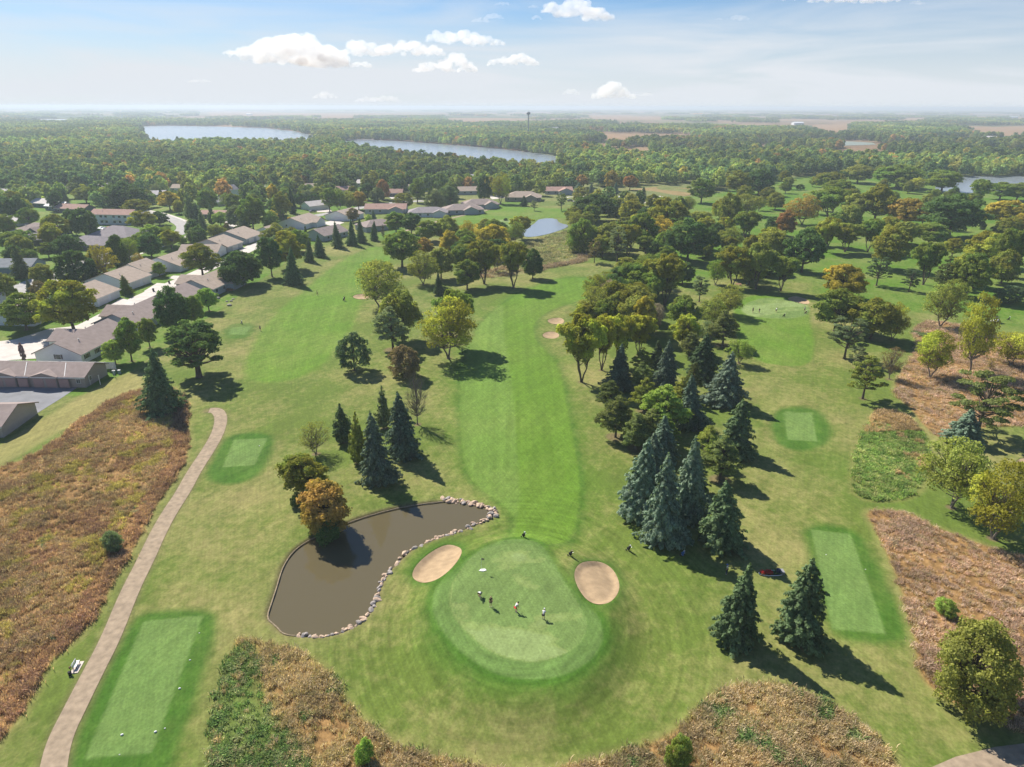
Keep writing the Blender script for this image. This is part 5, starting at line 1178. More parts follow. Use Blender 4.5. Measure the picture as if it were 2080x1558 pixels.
def bag_trolley(px, py, face, label, col='black', group=None, top='white'):
    x, y = at(px, py); r_ = link('golf_trolley', None, None, (x, y, float(hgt(x, y))), R(face)); tag(r_, label, 'golf bag', group)
    q = MB(); q.tube([(0, -.05, .18), (0, -.22, .62), (0, -.36, 1.02)], [.15, .16, .165], 10); b_ = q.build('bag', CLO[col], r_)
    q = MB(); q.box(-.16, .02, .25, .16, .14, .6); q.build('pocket', CLO[col], b_)
    q = MB()
    for k in range(7):
        u = random.uniform(-.1, .1); v = random.uniform(-.08, .08); q.tube([(u, -.36 + v, 1.0), (u * 1.2, -.43 + v, 1.22)], .01, 4); q.ball((u * 1.2, -.44 + v, 1.26), .045, 1, 1.3, .8, 6, 4)
    q.build('clubs', CLO[top], r_)
    for s_ in (-1, 1):
        q = MB(); q.tube([(s_ * .30, .10, .16), (s_ * .34, .10, .16)], .16, 12); w = q.build('wheel', RUB, r_)
    q = MB(); q.tube([(-.3, .10, .16), (.3, .10, .16)], .02, 5); q.tube([(0, .15, .1), (0, -.1, .3), (0, -.62, 1.05), (0, -.8, 1.08)], .018, 5); q.tube([(-.14, -.8, 1.08), (.14, -.8, 1.08)], .02, 5); q.tube([(0, .1, .2), (0, .45, .08)], .016, 5); q.build('frame', STEEL, r_)
    return r_
def golf_cart(px, py, face, label, col=(.55, .53, .46)):
    x, y = at(px, py); r_ = link('golf_cart', None, None, (x, y, float(hgt(x, y))), R(face)); tag(r_, label, 'golf cart'); M_ = mat('cart_body', col, .35)
    q = MB(); q.box(-.58, -1.1, .28, .58, 1.15, .48); q.add([(-.55, .55, .48), (.55, .55, .48), (.50, 1.2, .48), (-.50, 1.2, .48), (-.5, .62, .92), (.5, .62, .92), (.45, 1.1, .62), (-.45, 1.1, .62)], [(0, 3, 2, 1), (4, 5, 6, 7), (0, 1, 5, 4), (1, 2, 6, 5), (2, 3, 7, 6), (3, 0, 4, 7)]); q.box(-.56, -1.1, .48, .56, -.35, .72); q.build('body', M_, r_)
    q = MB(); q.box(-.54, -.85, .72, .54, -.35, .84); q.box(-.54, -.95, .80, .54, -.83, 1.25); q.build('seat', CLO['white'], r_)
    q = MB(); q.box(-.60, -1.05, 1.82, .60, .75, 1.88); q.box(-.56, -1.0, 1.88, .56, .7, 1.92); q.build('canopy', CLO['black'], r_)
    for u, v in ((-.52, .62), (.52, .62), (-.52, -.95), (.52, -.95)): q = MB(); q.tube([(u, v, .5), (u, v * .95, 1.84)], .022, 5); q.build('post', STEEL, r_)
    for u, v in ((-.55, .8), (.55, .8), (-.55, -.75), (.55, -.75)):
        q = MB(); q.tube([(u - .09, v, .23), (u + .09, v, .23)], .23, 14); w = q.build('wheel', RUB, r_); q = MB(); q.tube([(u - .10, v, .23), (u + .10, v, .23)], .11, 10); q.build('rim', STEEL, w)
    q = MB(); q.tube([(-.25, .35, .9), (-.25, .55, .75)], .02, 5); q.tube([(-.4, .34, .95), (-.25, .30, 1.02), (-.10, .34, .95), (-.25, .38, .88), (-.4, .34, .95)], .015, 5); q.build('steering_wheel', RUB, r_)
    for s_ in (-1, 1): q = MB(); q.tube([(s_ * .25, -1.0, .6), (s_ * .25, -1.35, 1.3)], .13, 8); q.build('bag', CLO['black'], r_)
    return r_
def small_things():
    person(976, 1212, 150, 'crouch', 'white', 'black', 'golfer in white shirt crouching near the flag, dark shorts', club=False)
    person(997, 1232, 200, 'stand', 'olive', 'brown', 'golfer in brown clothes standing second from the flag', hair='light')
    person(1048, 1243, -60, 'putt', 'white', 'red', 'golfer in white shirt and red shorts bending over a putt', club=True)
    person(1104, 1258, -20, 'putt', 'white', 'black', 'golfer in white shirt and dark shorts putting, nearest the camera', hat='white', club=True)
    bag_trolley(1063, 1091, 30, 'dark bag trolley standing behind the top of the green')
    bag_trolley(1158, 1129, 30, 'black bag trolley beside the right bunker corner', top='khaki')
    bag_trolley(1276, 1118, 30, 'black bag trolley on the grass towards the spruce belt')
    bag_trolley(1386, 1129, 10, 'blue bag trolley lying in the spruce shadow', 'blue')
    person(1476, 1166, 60, 'stand', 'white', 'navy_long', 'person in white and blue standing in the shade behind the lone spruce', hat='blue')
    person(529, 672, 170, 'stand', 'navy', 'black', 'dark-clothed golfer beside the small tee on the left hole')
    bag_trolley(491, 658, 40, 'pale bag standing above the small tee on the left hole', 'grey')
    person(645, 600, 100, 'walk', 'black', 'grey', 'dark-clothed golfer walking on the left fairway')
    bag_trolley(698, 611, 30, 'dark bag trolley on the left fairway near the bunker')
    person(700, 611, 200, 'stand', 'black', 'black', 'person beside the trolley near the left fairway bunker')
    person(1529, 635, 20, 'stand', 'navy', 'black', 'golfer in dark clothes at the left edge of the right-hand green')
    person(1542, 636, 140, 'stand', 'black', 'grey', 'golfer in black next to the left-edge golfer on the right-hand green')
    person(1576, 634, -60, 'putt', 'white', 'black', 'golfer in a white top putting in the middle of the right-hand green', club=True)
    bag_trolley(1592, 643, 20, 'black bag trolley at the front of the right-hand green')
    person(1634, 633, 0, 'stand', 'white', 'brown', 'golfer in white top near the bunker of the right-hand green')
    bag_trolley(1636, 637, 20, 'reddish bag trolley near the bunker of the right-hand green', 'brown')
    person(1516, 583, 0, 'stand', 'teal', 'khaki_long', 'person standing by the picnic spot above the right-hand green')
    golf_cart(2020, 655, 100, 'cream golf cart parked at the edge of the brown prairie')
    bag_trolley(2048, 650, 0, 'dark bag trolley right of the golf cart')
    bag_trolley(925, 703, 0, 'blue bag trolley at the foot of the green tree', 'blue')
    for i, (a, b_) in enumerate(((1376, 524), (1383, 521))): bag_trolley(a, b_, 30, ('grey', 'white')[i] + ' bag trolley on the shaded lawn of the far grove', 'grey' if i == 0 else 'white')
    # flagstick
    x, y = at(978, 1158.5); f = link('flagstick', None, None, (x, y, float(hgt(x, y)))); tag(f, 'thin flagstick with small white flag near the top of the green', 'flagstick')
    q = MB(); q.tube([(0, 0, 0), (0, 0, 2.15)], .014, 6); q.build('pole', CLO['white'], f); q = MB()
    q.add([(0, 0, 2.12), (0, 0, 1.76), (.22, .05, 1.80), (.45, -.03, 1.78), (.45, -.02, 2.08), (.22, .06, 2.10)], [(0, 1, 2, 5), (5, 2, 3, 4)]); q.build('flag', CLO['khaki'], f)
    q = MB(); q.tube([(0, 0, .005), (0, 0, .02)], .10, 14); q.build('cup', CLO['black'], f)
    q = MB(); q.prism([(-.55, -.18), (.1, -.30), (.55, -.05), (.35, .28), (-.25, .25)], 0, .06); o = q.build('towel', CLO['white']); o.location = (x + .18, y + .02, float(hgt(x, y)) + .01); tag(o, 'white towel lying at the foot of the flagstick', 'towel')
    # tee markers
    for i, (a, b_, s_) in enumerate(((248, 1493, .13), (316, 1487, .13), (335, 1480, .08), (365, 1399, .12), (386, 1341, .09), (405, 1286, .07), (243, 1533, .06), (527, 906, .1), (1758, 1157, .07), (1678, 1127, .07))):
        x, y = at(a, b_); q = MB(); q.ball((0, 0, s_ * .5), s_, 1.3, 1, .7, 8, 6); q.tube([(0, 0, -.1), (0, 0, s_ * .4)], .02, 5)
        o = q.build('tee_marker', CLO['white'], None, True); o.location = (x, y, float(hgt(x, y))); o.rotation_euler.z = .4
        tag(o, ['big white tee marker, left of the pair at the near end', 'big white tee marker, right of the pair at the near end', 'small white marker just right of the near pair', 'white marker on the right edge of the large tee', 'white marker halfway up the right side of the large tee',
                'small white marker near the far corner of the large tee', 'tiny white marker at the lower edge of the large tee', 'white marker on the tee above the path', 'tiny white marker on the right tee, lower', 'tiny white marker on the right tee, upper'][i], 'tee marker')
    # bench on its slab
    x, y = at(157, 1356); a = R(9); z = float(hgt(x, y))
    sl_ = MB(); sl_.prism([(-.45, -.95), (.45, -.95), (.45, .95), (-.45, .95)], -.05, .07); o = sl_.build('concrete_pad', mat('pad', (.55, .48, .42), .9, .1)); o.location = (x, y, z); o.rotation_euler.z = a; tag(o, 'pale concrete pad under the bench beside the path', 'concrete pad')
    b_ = link('bench', None, None, (x - .12, y + .1, z + .07), a); b_.scale = (.7, .7, .8); tag(b_, 'white bench with dark legs on the pad beside the path', 'bench')
    q = MB()
    for k in range(3): q.box(-.30 + k * .2, -.75, .43, -.13 + k * .2, .95, .48)
    q.build('seat', CLO['white'], b_)
    q = MB()
    for k in range(2): q.box(-.42, -.75, .6 + k * .17, -.37, .95, .73 + k * .17)
    q.build('backrest', CLO['white'], b_)
    for v in (-.55, .75):
        for u, hh in ((-.28, .43), (.18, .43), (-.44, .9)): q = MB(); q.box(u, v - .04, 0, u + .06, v + .04, hh); q.build('leg', CLO['brown'], b_)
    x, y = at(145, 1367); q = MB(); r_ = link('ball_washer', None, None, (x, y, float(hgt(x, y)))); r_.scale = (.75, .75, .8); tag(r_, 'dark ball washer post with small bin next to the bench', 'ball washer')
    q.tube([(0, 0, -.1), (0, 0, .95)], .045, 8); q.build('post', CLO['black'], r_); q = MB(); q.box(-.1, -.1, .9, .1, .1, 1.2); q.tube([(.14, 0, 1.0), (.14, 0, 1.3)], .025, 6); q.build('washer', CLO['brown'], r_); q = MB(); q.tube([(.0, -.4, 0), (0, -.4, .6)], [.2, .24], 12); q.build('bin', CLO['black'], r_)
    # flower bed with barrel
    x, y = at(1566, 1165); z = float(hgt(x, y)); bed = link('flower_bed', None, None, (x, y, z), R(2)); tag(bed, 'oval flower bed with red blooms and white edging in the spruce shadow', 'flower bed')
    n = 28; prof = [(1.9 * (abs(math.cos(2 * math.pi * k / n)) ** .8) * (1 if math.cos(2 * math.pi * k / n) > 0 else -1) + (.1), .62 * math.sin(2 * math.pi * k / n) * (1.0)) for k in range(n)]
    q = MB(); q.prism(prof, 0, .10); q.build('soil', mat('bed_soil', (.05, .035, .025), 1, .3, 5), bed)
    q = MB(); q.tube([(p[0], p[1], .09) for p in prof] + [(prof[0][0], prof[0][1], .09)], .055, 5); q.build('edging', CLO['white'], bed)
    V, F = cards(np.stack([rng.uniform(-1.6, .2, 700), rng.uniform(-.42, .42, 700), rng.uniform(.12, .45, 700)], 1), unit(rng.normal(size=(700, 3)) + (0, 0, 1)), .07, rng); me = npmesh('blooms', V, F, CLO['red']); link('blooms', me, bed)
    V, F = cards(np.stack([rng.uniform(-1.6, 1.5, 500), rng.uniform(-.42, .42, 500), rng.uniform(.05, .3, 500)], 1), unit(rng.normal(size=(500, 3)) + (0, 0, 1)), .09, rng); me = npmesh('leaves', V, F, LEAF); o = link('leaves', me, bed); o.color = (.04, .07, .03, 0)
    q = MB(); q.tube([(1.05, 0, .1), (1.05, 0, .75)], [.28, .33], 14); q.build('barrel', CLO['navy'], bed); q = MB(); q.box(1.35, -.5, .1, 1.85, .4, .55); q.build('box', CLO['grey'], bed)
    # wheeled bins and utility boxes
    def bin_(a, b_, lab, col='navy', g=None):
        x, y = at(a, b_); r_ = link('wheeled_bin', None, None, (x, y, float(hgt(x, y)) + .06), R(20)); tag(r_, lab, 'bin', g)
        q = MB(); q.add([(-.25, -.3, .1), (.25, -.3, .1), (.25, .3, .1), (-.25, .3, .1), (-.32, -.38, 1.0), (.32, -.38, 1.0), (.32, .36, 1.0), (-.32, .36, 1.0)], [(0, 3, 2, 1), (0, 1, 5, 4), (1, 2, 6, 5), (2, 3, 7, 6), (3, 0, 4, 7), (4, 5, 6, 7)]); q.build('body', CLO[col], r_)
        q = MB(); q.box(-.34, -.42, 1.0, .34, .40, 1.07); q.build('lid', CLO[col], r_)
        for s_ in (-1, 1): q = MB(); q.tube([(s_ * .28, .32, .13), (s_ * .34, .32, .13)], .13, 10); q.build('wheel', RUB, r_)
    for a, b_, lab in ((114, 696, 'navy bin on the concrete drive, nearest of three'), (123, 691, 'navy bin on the concrete drive, middle of three'), (129, 688, 'navy bin on the concrete drive, farthest of three'), (232, 628, 'dark bin left of two before the garage wall'), (238, 626, 'dark bin right of two before the garage wall'),
                       (312, 592, 'dark bin alone by the grass edge of the drive'), (344, 576, 'dark bin by the hedge at the drive'), (380, 571, 'black bin pair on the drive by the shaded roof'), (345, 452, 'small dark bin by the far street'), (475, 452, 'dark bin on the drive of the long low house')): bin_(a, b_, lab, 'black' if a > 200 else 'navy')
    for a, b_, lab in ((232, 760, 'pale green utility box left of two by the fence end'), (243, 759, 'pale green utility box right of two by the fence end')):
        x, y = at(a, b_); r_ = link('utility_box', None, None, (x, y, float(hgt(x, y)))); tag(r_, lab, 'utility box'); q = MB(); q.box(-.3, -.25, -.1, .3, .25, .95); q.build('cabinet', mat('box_green', (.25, .38, .36), .5), r_); q = MB(); q.box(-.33, -.28, .95, .33, .28, 1.02); q.build('lid', CLO['white'], r_)
    # garden rocks and flowers by the fairway house
    for i, (a, b_, s_) in enumerate(((466, 621, 1.0), (470, 612, .7), (461, 613, .6), (474, 608, .6), (442, 607, 1.1))):
        x, y = at(a, b_); q = MB(); q.ball((0, 0, .25 * s_), .7 * s_, 1.3, .9, .6, 9, 6); o = q.build('garden_boulder', mat('boulder_pale', (.42, .38, .33), .9, .2, 2), None, True); o.location = (x, y, float(hgt(x, y))); tag(o, ['largest pale boulder in the backyard lawn', 'pale boulder behind the largest one in the backyard', 'small boulder left of the backyard group', 'small boulder farthest in the backyard group', 'pale boulder under the small bright backyard tree'][i], 'boulder')
    for a, b_, ck, lab in ((438, 592, 'orr', 'rust-coloured flower clump left by the patio house'), (455, 590, 'orr', 'rust-coloured flower clump middle by the patio house'), (468, 590, 'rd', 'reddish flower clump right by the patio house'), (225, 714, 'ol', 'low planting along the dark-shuttered wall')):
        x, y = at(a, b_); plant(x, y, 1.1, 3.4, 'shrub', ck, lab)
    # parked cars
    def car(px, py, face, col, lab):
        x, y = at(px, py); r_ = link('parked_car', None, None, (x, y, float(hgt(x, y)) + .06), R(face)); tag(r_, lab, 'car'); pm = mat('car_paint', col, .3, spec=.6)
        pr = [(-2.2, .35), (-2.2, .8), (-1.9, .95), (-1.35, 1.0), (-.75, 1.42), (.75, 1.45), (1.4, .98), (2.1, .85), (2.25, .6), (2.2, .32)]
        q = MB(); n = len(pr); v = [(u, -.88 if w_ < 1.1 else -.68, w_) for u, w_ in pr] + [(u, .88 if w_ < 1.1 else .68, w_) for u, w_ in pr]; q.add(v, [tuple(range(n)), tuple(range(n, 2 * n))[::-1]] + [(i, n + i, n + (i + 1) % n, (i + 1) % n) for i in range(n)]); q.build('body', pm, r_)
        q = MB(); q.add([(-1.32, -.8, 1.03), (-.74, -.71, 1.40), (.74, -.71, 1.42), (1.34, -.8, 1.01)], [(0, 1, 2, 3)]); q.add([(-1.32, .8, 1.03), (-.74, .71, 1.40), (.74, .71, 1.42), (1.34, .8, 1.01)], [(3, 2, 1, 0)]); q.add([(1.37, -.66, 1.02), (1.37, .66, 1.02), (.80, .62, 1.44), (.80, -.62, 1.44)], [(0, 1, 2, 3)]); q.build('window', GLASS, r_)
        for u in (-1.35, 1.4):
            for s_ in (-1, 1): q = MB(); q.tube([(u, s_ * .72, .33), (u, s_ * .92, .33)], .33, 14); w = q.build('wheel', RUB, r_); q = MB(); q.tube([(u, s_ * .88, .33), (u, s_ * .935, .33)], .2, 10); q.build('rim', STEEL, w)
        for s_ in (-1, 1): q = MB(); q.box(2.18, s_ * .6 - .15, .62, 2.27, s_ * .6 + .15, .74); q.build('headlight', CLO['white'], r_)
    car(206, 466, 80, (.7, .7, .72), 'white car parked before the apartment block, left of three'); car(213, 467, 80, (.35, .36, .4), 'grey car parked before the apartment block, between white and red'); car(221, 466, 80, (.45, .03, .06), 'red car parked before the apartment block')
    car(70, 538, 10, (.6, .6, .62), 'white car in the driveway beside the slate-roofed bungalow'); car(80, 538, 10, (.05, .05, .06), 'black car in the driveway beside the slate-roofed bungalow'); car(437, 536, 30, (.75, .75, .76), 'white car parked behind the golden street tree')
    car(635, 431, 30, (.04, .05, .08), 'dark car by the white garage house'); car(805, 406, 20, (.1, .1, .12), 'dark car by the far brick-red house'); car(1158, 409, 0, (.08, .08, .1), 'dark car on the gravel turnaround')
    # picnic table
    x, y = at(1500, 580); r_ = link('picnic_table', None, None, (x, y, float(hgt(x, y)))); tag(r_, 'pinkish wooden picnic table under the gold-topped tree', 'picnic table'); PW = mat('table_wood', (.45, .25, .18), .8)
    q = MB()
    for k in range(4): q.box(-1, -.38 + k * .2, .72, 1, -.21 + k * .2, .77)
    q.build('tabletop', PW, r_)
    for s_ in (-1, 1): q = MB(); q.box(-1, s_ * .75 - .14, .43, 1, s_ * .75 + .14, .48); q.build('seat', PW, r_)
    for u in (-.7, .7): q = MB(); q.tube([(u, -.85, 0), (u, -.2, .72)], .05, 4); q.tube([(u, .85, 0), (u, .2, .72)], .05, 4); q.box(u - .04, -.8, .38, u + .04, .8, .43); q.build('leg', PW, r_)
def rocks():
    RM = mat('shore_rock', (.50, .37, .27), .9, .35, 1.1); RM2 = mat('shore_rock_grey', (.30, .27, .25), .9, .3, 1.3); var = []
    for k in range(6):
        bm = bmesh.new(); bmesh.ops.create_icosphere(bm, subdivisions=2, radius=.5); g = np.random.default_rng(k)
        dirs = unit(g.normal(size=(7, 3)))
        for v_ in bm.verts:
            p = np.array(v_.co); s_ = 1 + g.normal() * .05
            for d in dirs:
                e = p @ d - .36
                if e > 0: p = p - d * e * .85
            v_.co = Vector(p * s_ * (1.25, 1, .8))
        me = bpy.data.meshes.new('shore_stone'); bm.to_mesh(me); bm.free(); me.materials.append(RM if k % 3 else RM2); var.append(me)
    line = np.array([at(a, b_, -.2) for a, b_ in ((906,1019),(930,1020),(955,1024),(985,1031),(1010,1041),(1012,1046),(985,1058),(940,1078),(880,1098),(841,1115),(816,1137),(793,1160),(773,1187),(764,1225),(745,1255),(715,1278),(680,1291),(640,1295),(600,1293))])
    p = dens(chaikin(line, 1, False), .52); g = random.Random(4); n = len(p)
    for i, (x, y) in enumerate(p):
        near_top = i / n < .22
        for r_ in range(3 if near_top else (2 if g.random() < .55 else 1)):
            s_ = (g.uniform(.30, .62) if g.random() < .6 else g.uniform(.6, 1.0)) * (1.1 if near_top else 1); ox, oy = g.gauss(0, .22) + (r_ * -.35 if near_top else 0), g.gauss(0, .14) + r_ * (.45 if near_top else .3)
            o = link('shore_stone', var[g.randrange(6)], None, (x + ox, y + oy, -.16 + g.uniform(-.10, .08) + r_ * .04)); o.rotation_euler = (g.uniform(-.4, .4), g.uniform(-.4, .4), g.uniform(0, 6.3)); o.scale = (s_ * g.uniform(.9, 1.4), s_, s_ * g.uniform(.8, 1.1))
            tag(o, 'stone of the riprap lining the pond shore', 'stone', 'stones lining the pond shore')
    # low timber edging on the far shore
    line = np.array([at(a, b_, -.2) for a, b_ in ((600,1293),(575,1290),(560,1272),(541,1258),(552,1225),(562,1195),(575,1150),(600,1115),(640,1092),(700,1065),(760,1045),(830,1028),(906,1019))]); pp = dens(chaikin(line, 2, False), .6); q = MB()
    q.tube([(a, b_, -.10 + .03 * math.sin(i * 1.7)) for i, (a, b_) in enumerate(pp)], .10, 6); tag(q.build('shore_edging', mat('edging_wood', (.27, .215, .14), .9, .3, 3)), 'low brown edging along the grassy bank of the pond', 'edging')
# ------------------------------------------------------------------ uncountable growth: one object each, spread with geometry nodes
def spread(name, meshes, pts, rz, scl, idx, tint, label, cat):
    col = bpy.data.collections.new(name + '_source')
    for k, me in enumerate(meshes):
        o = bpy.data.objects.new('%s_kind_%02d' % (name, k), me); col.objects.link(o)
    n = len(pts); me = bpy.data.meshes.new(name); me.vertices.add(n); me.vertices.foreach_set('co', np.asarray(pts, np.float32).ravel())
    a = me.attributes.new('rz', 'FLOAT', 'POINT'); a.data.foreach_set('value', np.asarray(rz, np.float32))
    a = me.attributes.new('scl', 'FLOAT_VECTOR', 'POINT'); a.data.foreach_set('vector', np.asarray(scl, np.float32).ravel())
    a = me.attributes.new('idx', 'INT', 'POINT'); a.data.foreach_set('value', np.asarray(idx, np.int32))
    a = me.attributes.new('tint', 'FLOAT_COLOR', 'POINT'); a.data.foreach_set('color', np.asarray(tint, np.float32).ravel())
    o = link(name, me); ng = bpy.data.node_groups.new(name, 'GeometryNodeTree'); ng.interface.new_socket('Geometry', in_out='INPUT', socket_type='NodeSocketGeometry'); ng.interface.new_socket('Geometry', in_out='OUTPUT', socket_type='NodeSocketGeometry')
    nd = ng.nodes; gi, go = nd.new('NodeGroupInput'), nd.new('NodeGroupOutput'); ip = nd.new('GeometryNodeInstanceOnPoints'); ci = nd.new('GeometryNodeCollectionInfo')
    ci.inputs['Collection'].default_value = col; ci.inputs['Separate Children'].default_value = True; ci.inputs['Reset Children'].default_value = True
    def na(nm, ty):
        q = nd.new('GeometryNodeInputNamedAttribute'); q.data_type = ty; q.inputs['Name'].default_value = nm; return [s_ for s_ in q.outputs if s_.enabled and s_.name == 'Attribute'][0]
    cx = nd.new('ShaderNodeCombineXYZ'); ng.links.new(na('rz', 'FLOAT'), cx.inputs[2]); er = nd.new('FunctionNodeEulerToRotation'); ng.links.new(cx.outputs[0], er.inputs[0])
    ng.links.new(gi.outputs[0], ip.inputs['Points']); ng.links.new(ci.outputs[0], ip.inputs['Instance']); ip.inputs['Pick Instance'].default_value = True
    ng.links.new(na('idx', 'INT'), ip.inputs['Instance Index']); ng.links.new(er.outputs[0], ip.inputs['Rotation']); ng.links.new(na('scl', 'FLOAT_VECTOR'), ip.inputs['Scale']); ng.links.new(ip.outputs[0], go.inputs[0])
    md = o.modifiers.new('spread', 'NODES'); md.node_group = ng; tag(o, label, cat, kind='stuff'); return o
def tuft_mesh(name, seed, blades, h, w, spread_, bw, lean=.5):
    g = np.random.default_rng(seed); base = g.normal(0, w, (blades, 2)); a = g.uniform(0, 6.283, blades); L = h * g.uniform(.6, 1.15, blades); le = lean * g.uniform(.3, 1.2, blades)
    d = np.stack([np.cos(a), np.sin(a)], 1); p = np.stack([-d[:, 1], d[:, 0]], 1) * (bw * g.uniform(.6, 1.4, blades))[:, None]
    z0 = np.full(blades, -.08); m1 = base + d * (L * le * .35)[:, None]; m2 = base + d * (L * le)[:, None]
    V = np.stack([np.column_stack([base - p * .6, z0]), np.column_stack([base + p * .6, z0]), np.column_stack([m1 + p, L * .6]), np.column_stack([m1 - p, L * .6]),
                  np.column_stack([m2 + p * .35, L * (1 - le * .3)]), np.column_stack([m2 - p * .35, L * (1 - le * .3)])], 1).reshape(-1, 3)
    i = np.arange(blades)[:, None] * 6; F = np.concatenate([i + [0, 1, 2, 3], i + [3, 2, 4, 5]], 0); return npmesh(name, V, F, LEAFI)
def inside(poly, x, y):
    c = np.zeros(x.shape, bool)
    for i in range(len(poly)):
        ax, ay = poly[i]; bx, by = poly[(i + 1) % len(poly)]
        c ^= ((ay > y) != (by > y)) & (x < (bx - ax) * (y - ay) / ((by - ay) if abs(by - ay) > 1e-12 else 1e-12) + ax)
    return c
def fbm(x, y, s, seed=0):
    v = 0; a = 1
    for k in range(4):
        v = v + a * np.sin(x / s * 1.7 + seed + k * 1.3 + 1.6 * np.sin(y / s * 1.1 + k * 2.1 + seed)) * np.sin(y / s * 1.5 + seed * 1.7 + k * .7 + 1.4 * np.sin(x / s * .9 + k + seed)); s *= .5; a *= .6
    return v
PALP = np.array([(.195, .135, .072), (.180, .118, .068), (.225, .165, .09), (.175, .142, .066), (.24, .185, .11), (.150, .095, .060)])
PALG = np.array([(.085, .125, .035), (.10, .14, .04), (.065, .10, .03), (.15, .155, .065), (.11, .13, .045)])
def prairie():
    tm = [tuft_mesh('grass_tuft', 10 + k, 40, .52, .22, .3, .022, .55) for k in range(4)] + [tuft_mesh('weed_tuft', 30 + k, 38, .36, .22, .3, .036, .8) for k in range(3)]
    for name, poly, dn, label, modef in (('prairie_grass', prairie_left, 5.5, 'brown and golden tall prairie grass beside the gravel path', 'brown'), ('prairie_grass', prairie_low, 8.0, 'tawny rough grass with green weeds along the lower edge', 'low'),
                                         ('prairie_grass', prairie_right, 6.0, 'pinkish brown matted prairie grass at the right', 'right'), ('prairie_grass', prairie_up, 2.6, 'reddish brown grass among the thinning yellow trees', 'right'),
                                         ('prairie_grass', weeds_mid, 5.0, 'pale green weeds with rusty grass beside the middle tee', 'green'), ('prairie_grass', meadow, .8, 'dry meadow grass below the far pond', 'meadow')):
        g = np.random.default_rng(len(label)); xa, ya = poly.min(0); xb, yb = poly.max(0); xa, xb, ya = max(xa, -135), min(xb, 150), max(ya, 42); n = int((xb - xa) * (yb - ya) * dn)
        x = g.uniform(xa, xb, n); y = g.uniform(ya, yb, n)
        vis = np.abs(x) < 12 + y * .86; x, y = x[vis], y[vis]; d = sdf(poly, x, y); k = d < g.normal(0, .25, len(d)); x, y, d = x[k], y[k], d[k]
        cl = fbm(x, y, 5.0, 1.0) + .5 * fbm(x, y, 1.6, 2.0); keep = g.uniform(size=len(x)) < np.clip((.72 if modef == 'brown' else .6) + .36 * cl, .15, 1); x, y, d, cl = x[keep], y[keep], d[keep], cl[keep]; n = len(x)
        gi = fbm(x, y, 11.0, 5.0); pi = g.integers(0, 5, n); tint = PALP[pi].copy()
        if modef == 'brown':
            e = (d > -3.0) | (gi > .9); tint[e] = PALP[[0, 1, 5]][g.integers(0, 3, e.sum())] * 1.08; m = (fbm(x, y, 3.5, 9.0) > .45) & ~e; tint[m] = (.215, .185, .06)
            m = (fbm(x, y, 6., 3.) > 1.25) & (g.uniform(size=n) < .25); tint[m] = (.10, .13, .07)
        if modef in ('low',): gr = inside(prairie_green, x, y) & (g.uniform(size=n) < .8) | (cl > 1.1); tint[gr] = PALG[g.integers(0, 5, gr.sum())]; b_ = ~gr; tint[b_] = (PALP[[2, 4, 2, 3]] * 1.05)[g.integers(0, 4, b_.sum())]
        if modef == 'right': tint = (np.array([(.25, .178, .112), (.215, .15, .095), (.27, .208, .135), (.22, .165, .098), (.20, .162, .080)]))[pi]; m = gi > 1.15; tint[m] = PALG[g.integers(0, 5, m.sum())] * 1.1
        if modef == 'green': tint = PALG[pi] * 1.15; m = (gi > .5) | (y > np.quantile(y, .78)); tint[m] = (.21, .155, .095)
        if modef == 'meadow': tint = np.array([(.165, .160, .068), (.18, .155, .075), (.145, .150, .060), (.19, .165, .09), (.12, .135, .052)])[pi]; m = (d > -6) & (y < np.quantile(y, .45)); tint[m] = (.175, .125, .085)
        tint = tint * g.uniform(.88, 1.13, (n, 1)) * (1 + .20 * np.clip(fbm(x, y, 8.0, 13.0), -1.2, 1.2))[:, None] * (np.array([.80, .79, .98]) if modef in ('brown', 'right') else np.array([.76, .80, .92]) if modef in ('low', 'meadow') else .9); green = tint[:, 1] > tint[:, 0] * 1.02
        idx = np.where(green, g.integers(4, 7, n), g.integers(0, 4, n)); s_ = g.uniform(.7, 1.35, n) * np.where(d > -1.5, 1.15, 1) * (1 + .18 * np.clip(cl, -1, 1.5)); far = 1 + np.clip((y - 110) / 150, 0, 1.4)
        spread(name, tm, np.stack([x, y, hgt(x, y)], 1), g.uniform(0, 6.28, n), np.stack([s_ * far, s_ * far, s_ * (1.0 if modef != 'right' else .75) * np.sqrt(far)], 1), idx, np.hstack([tint, np.zeros((n, 1))]), label, 'grass')
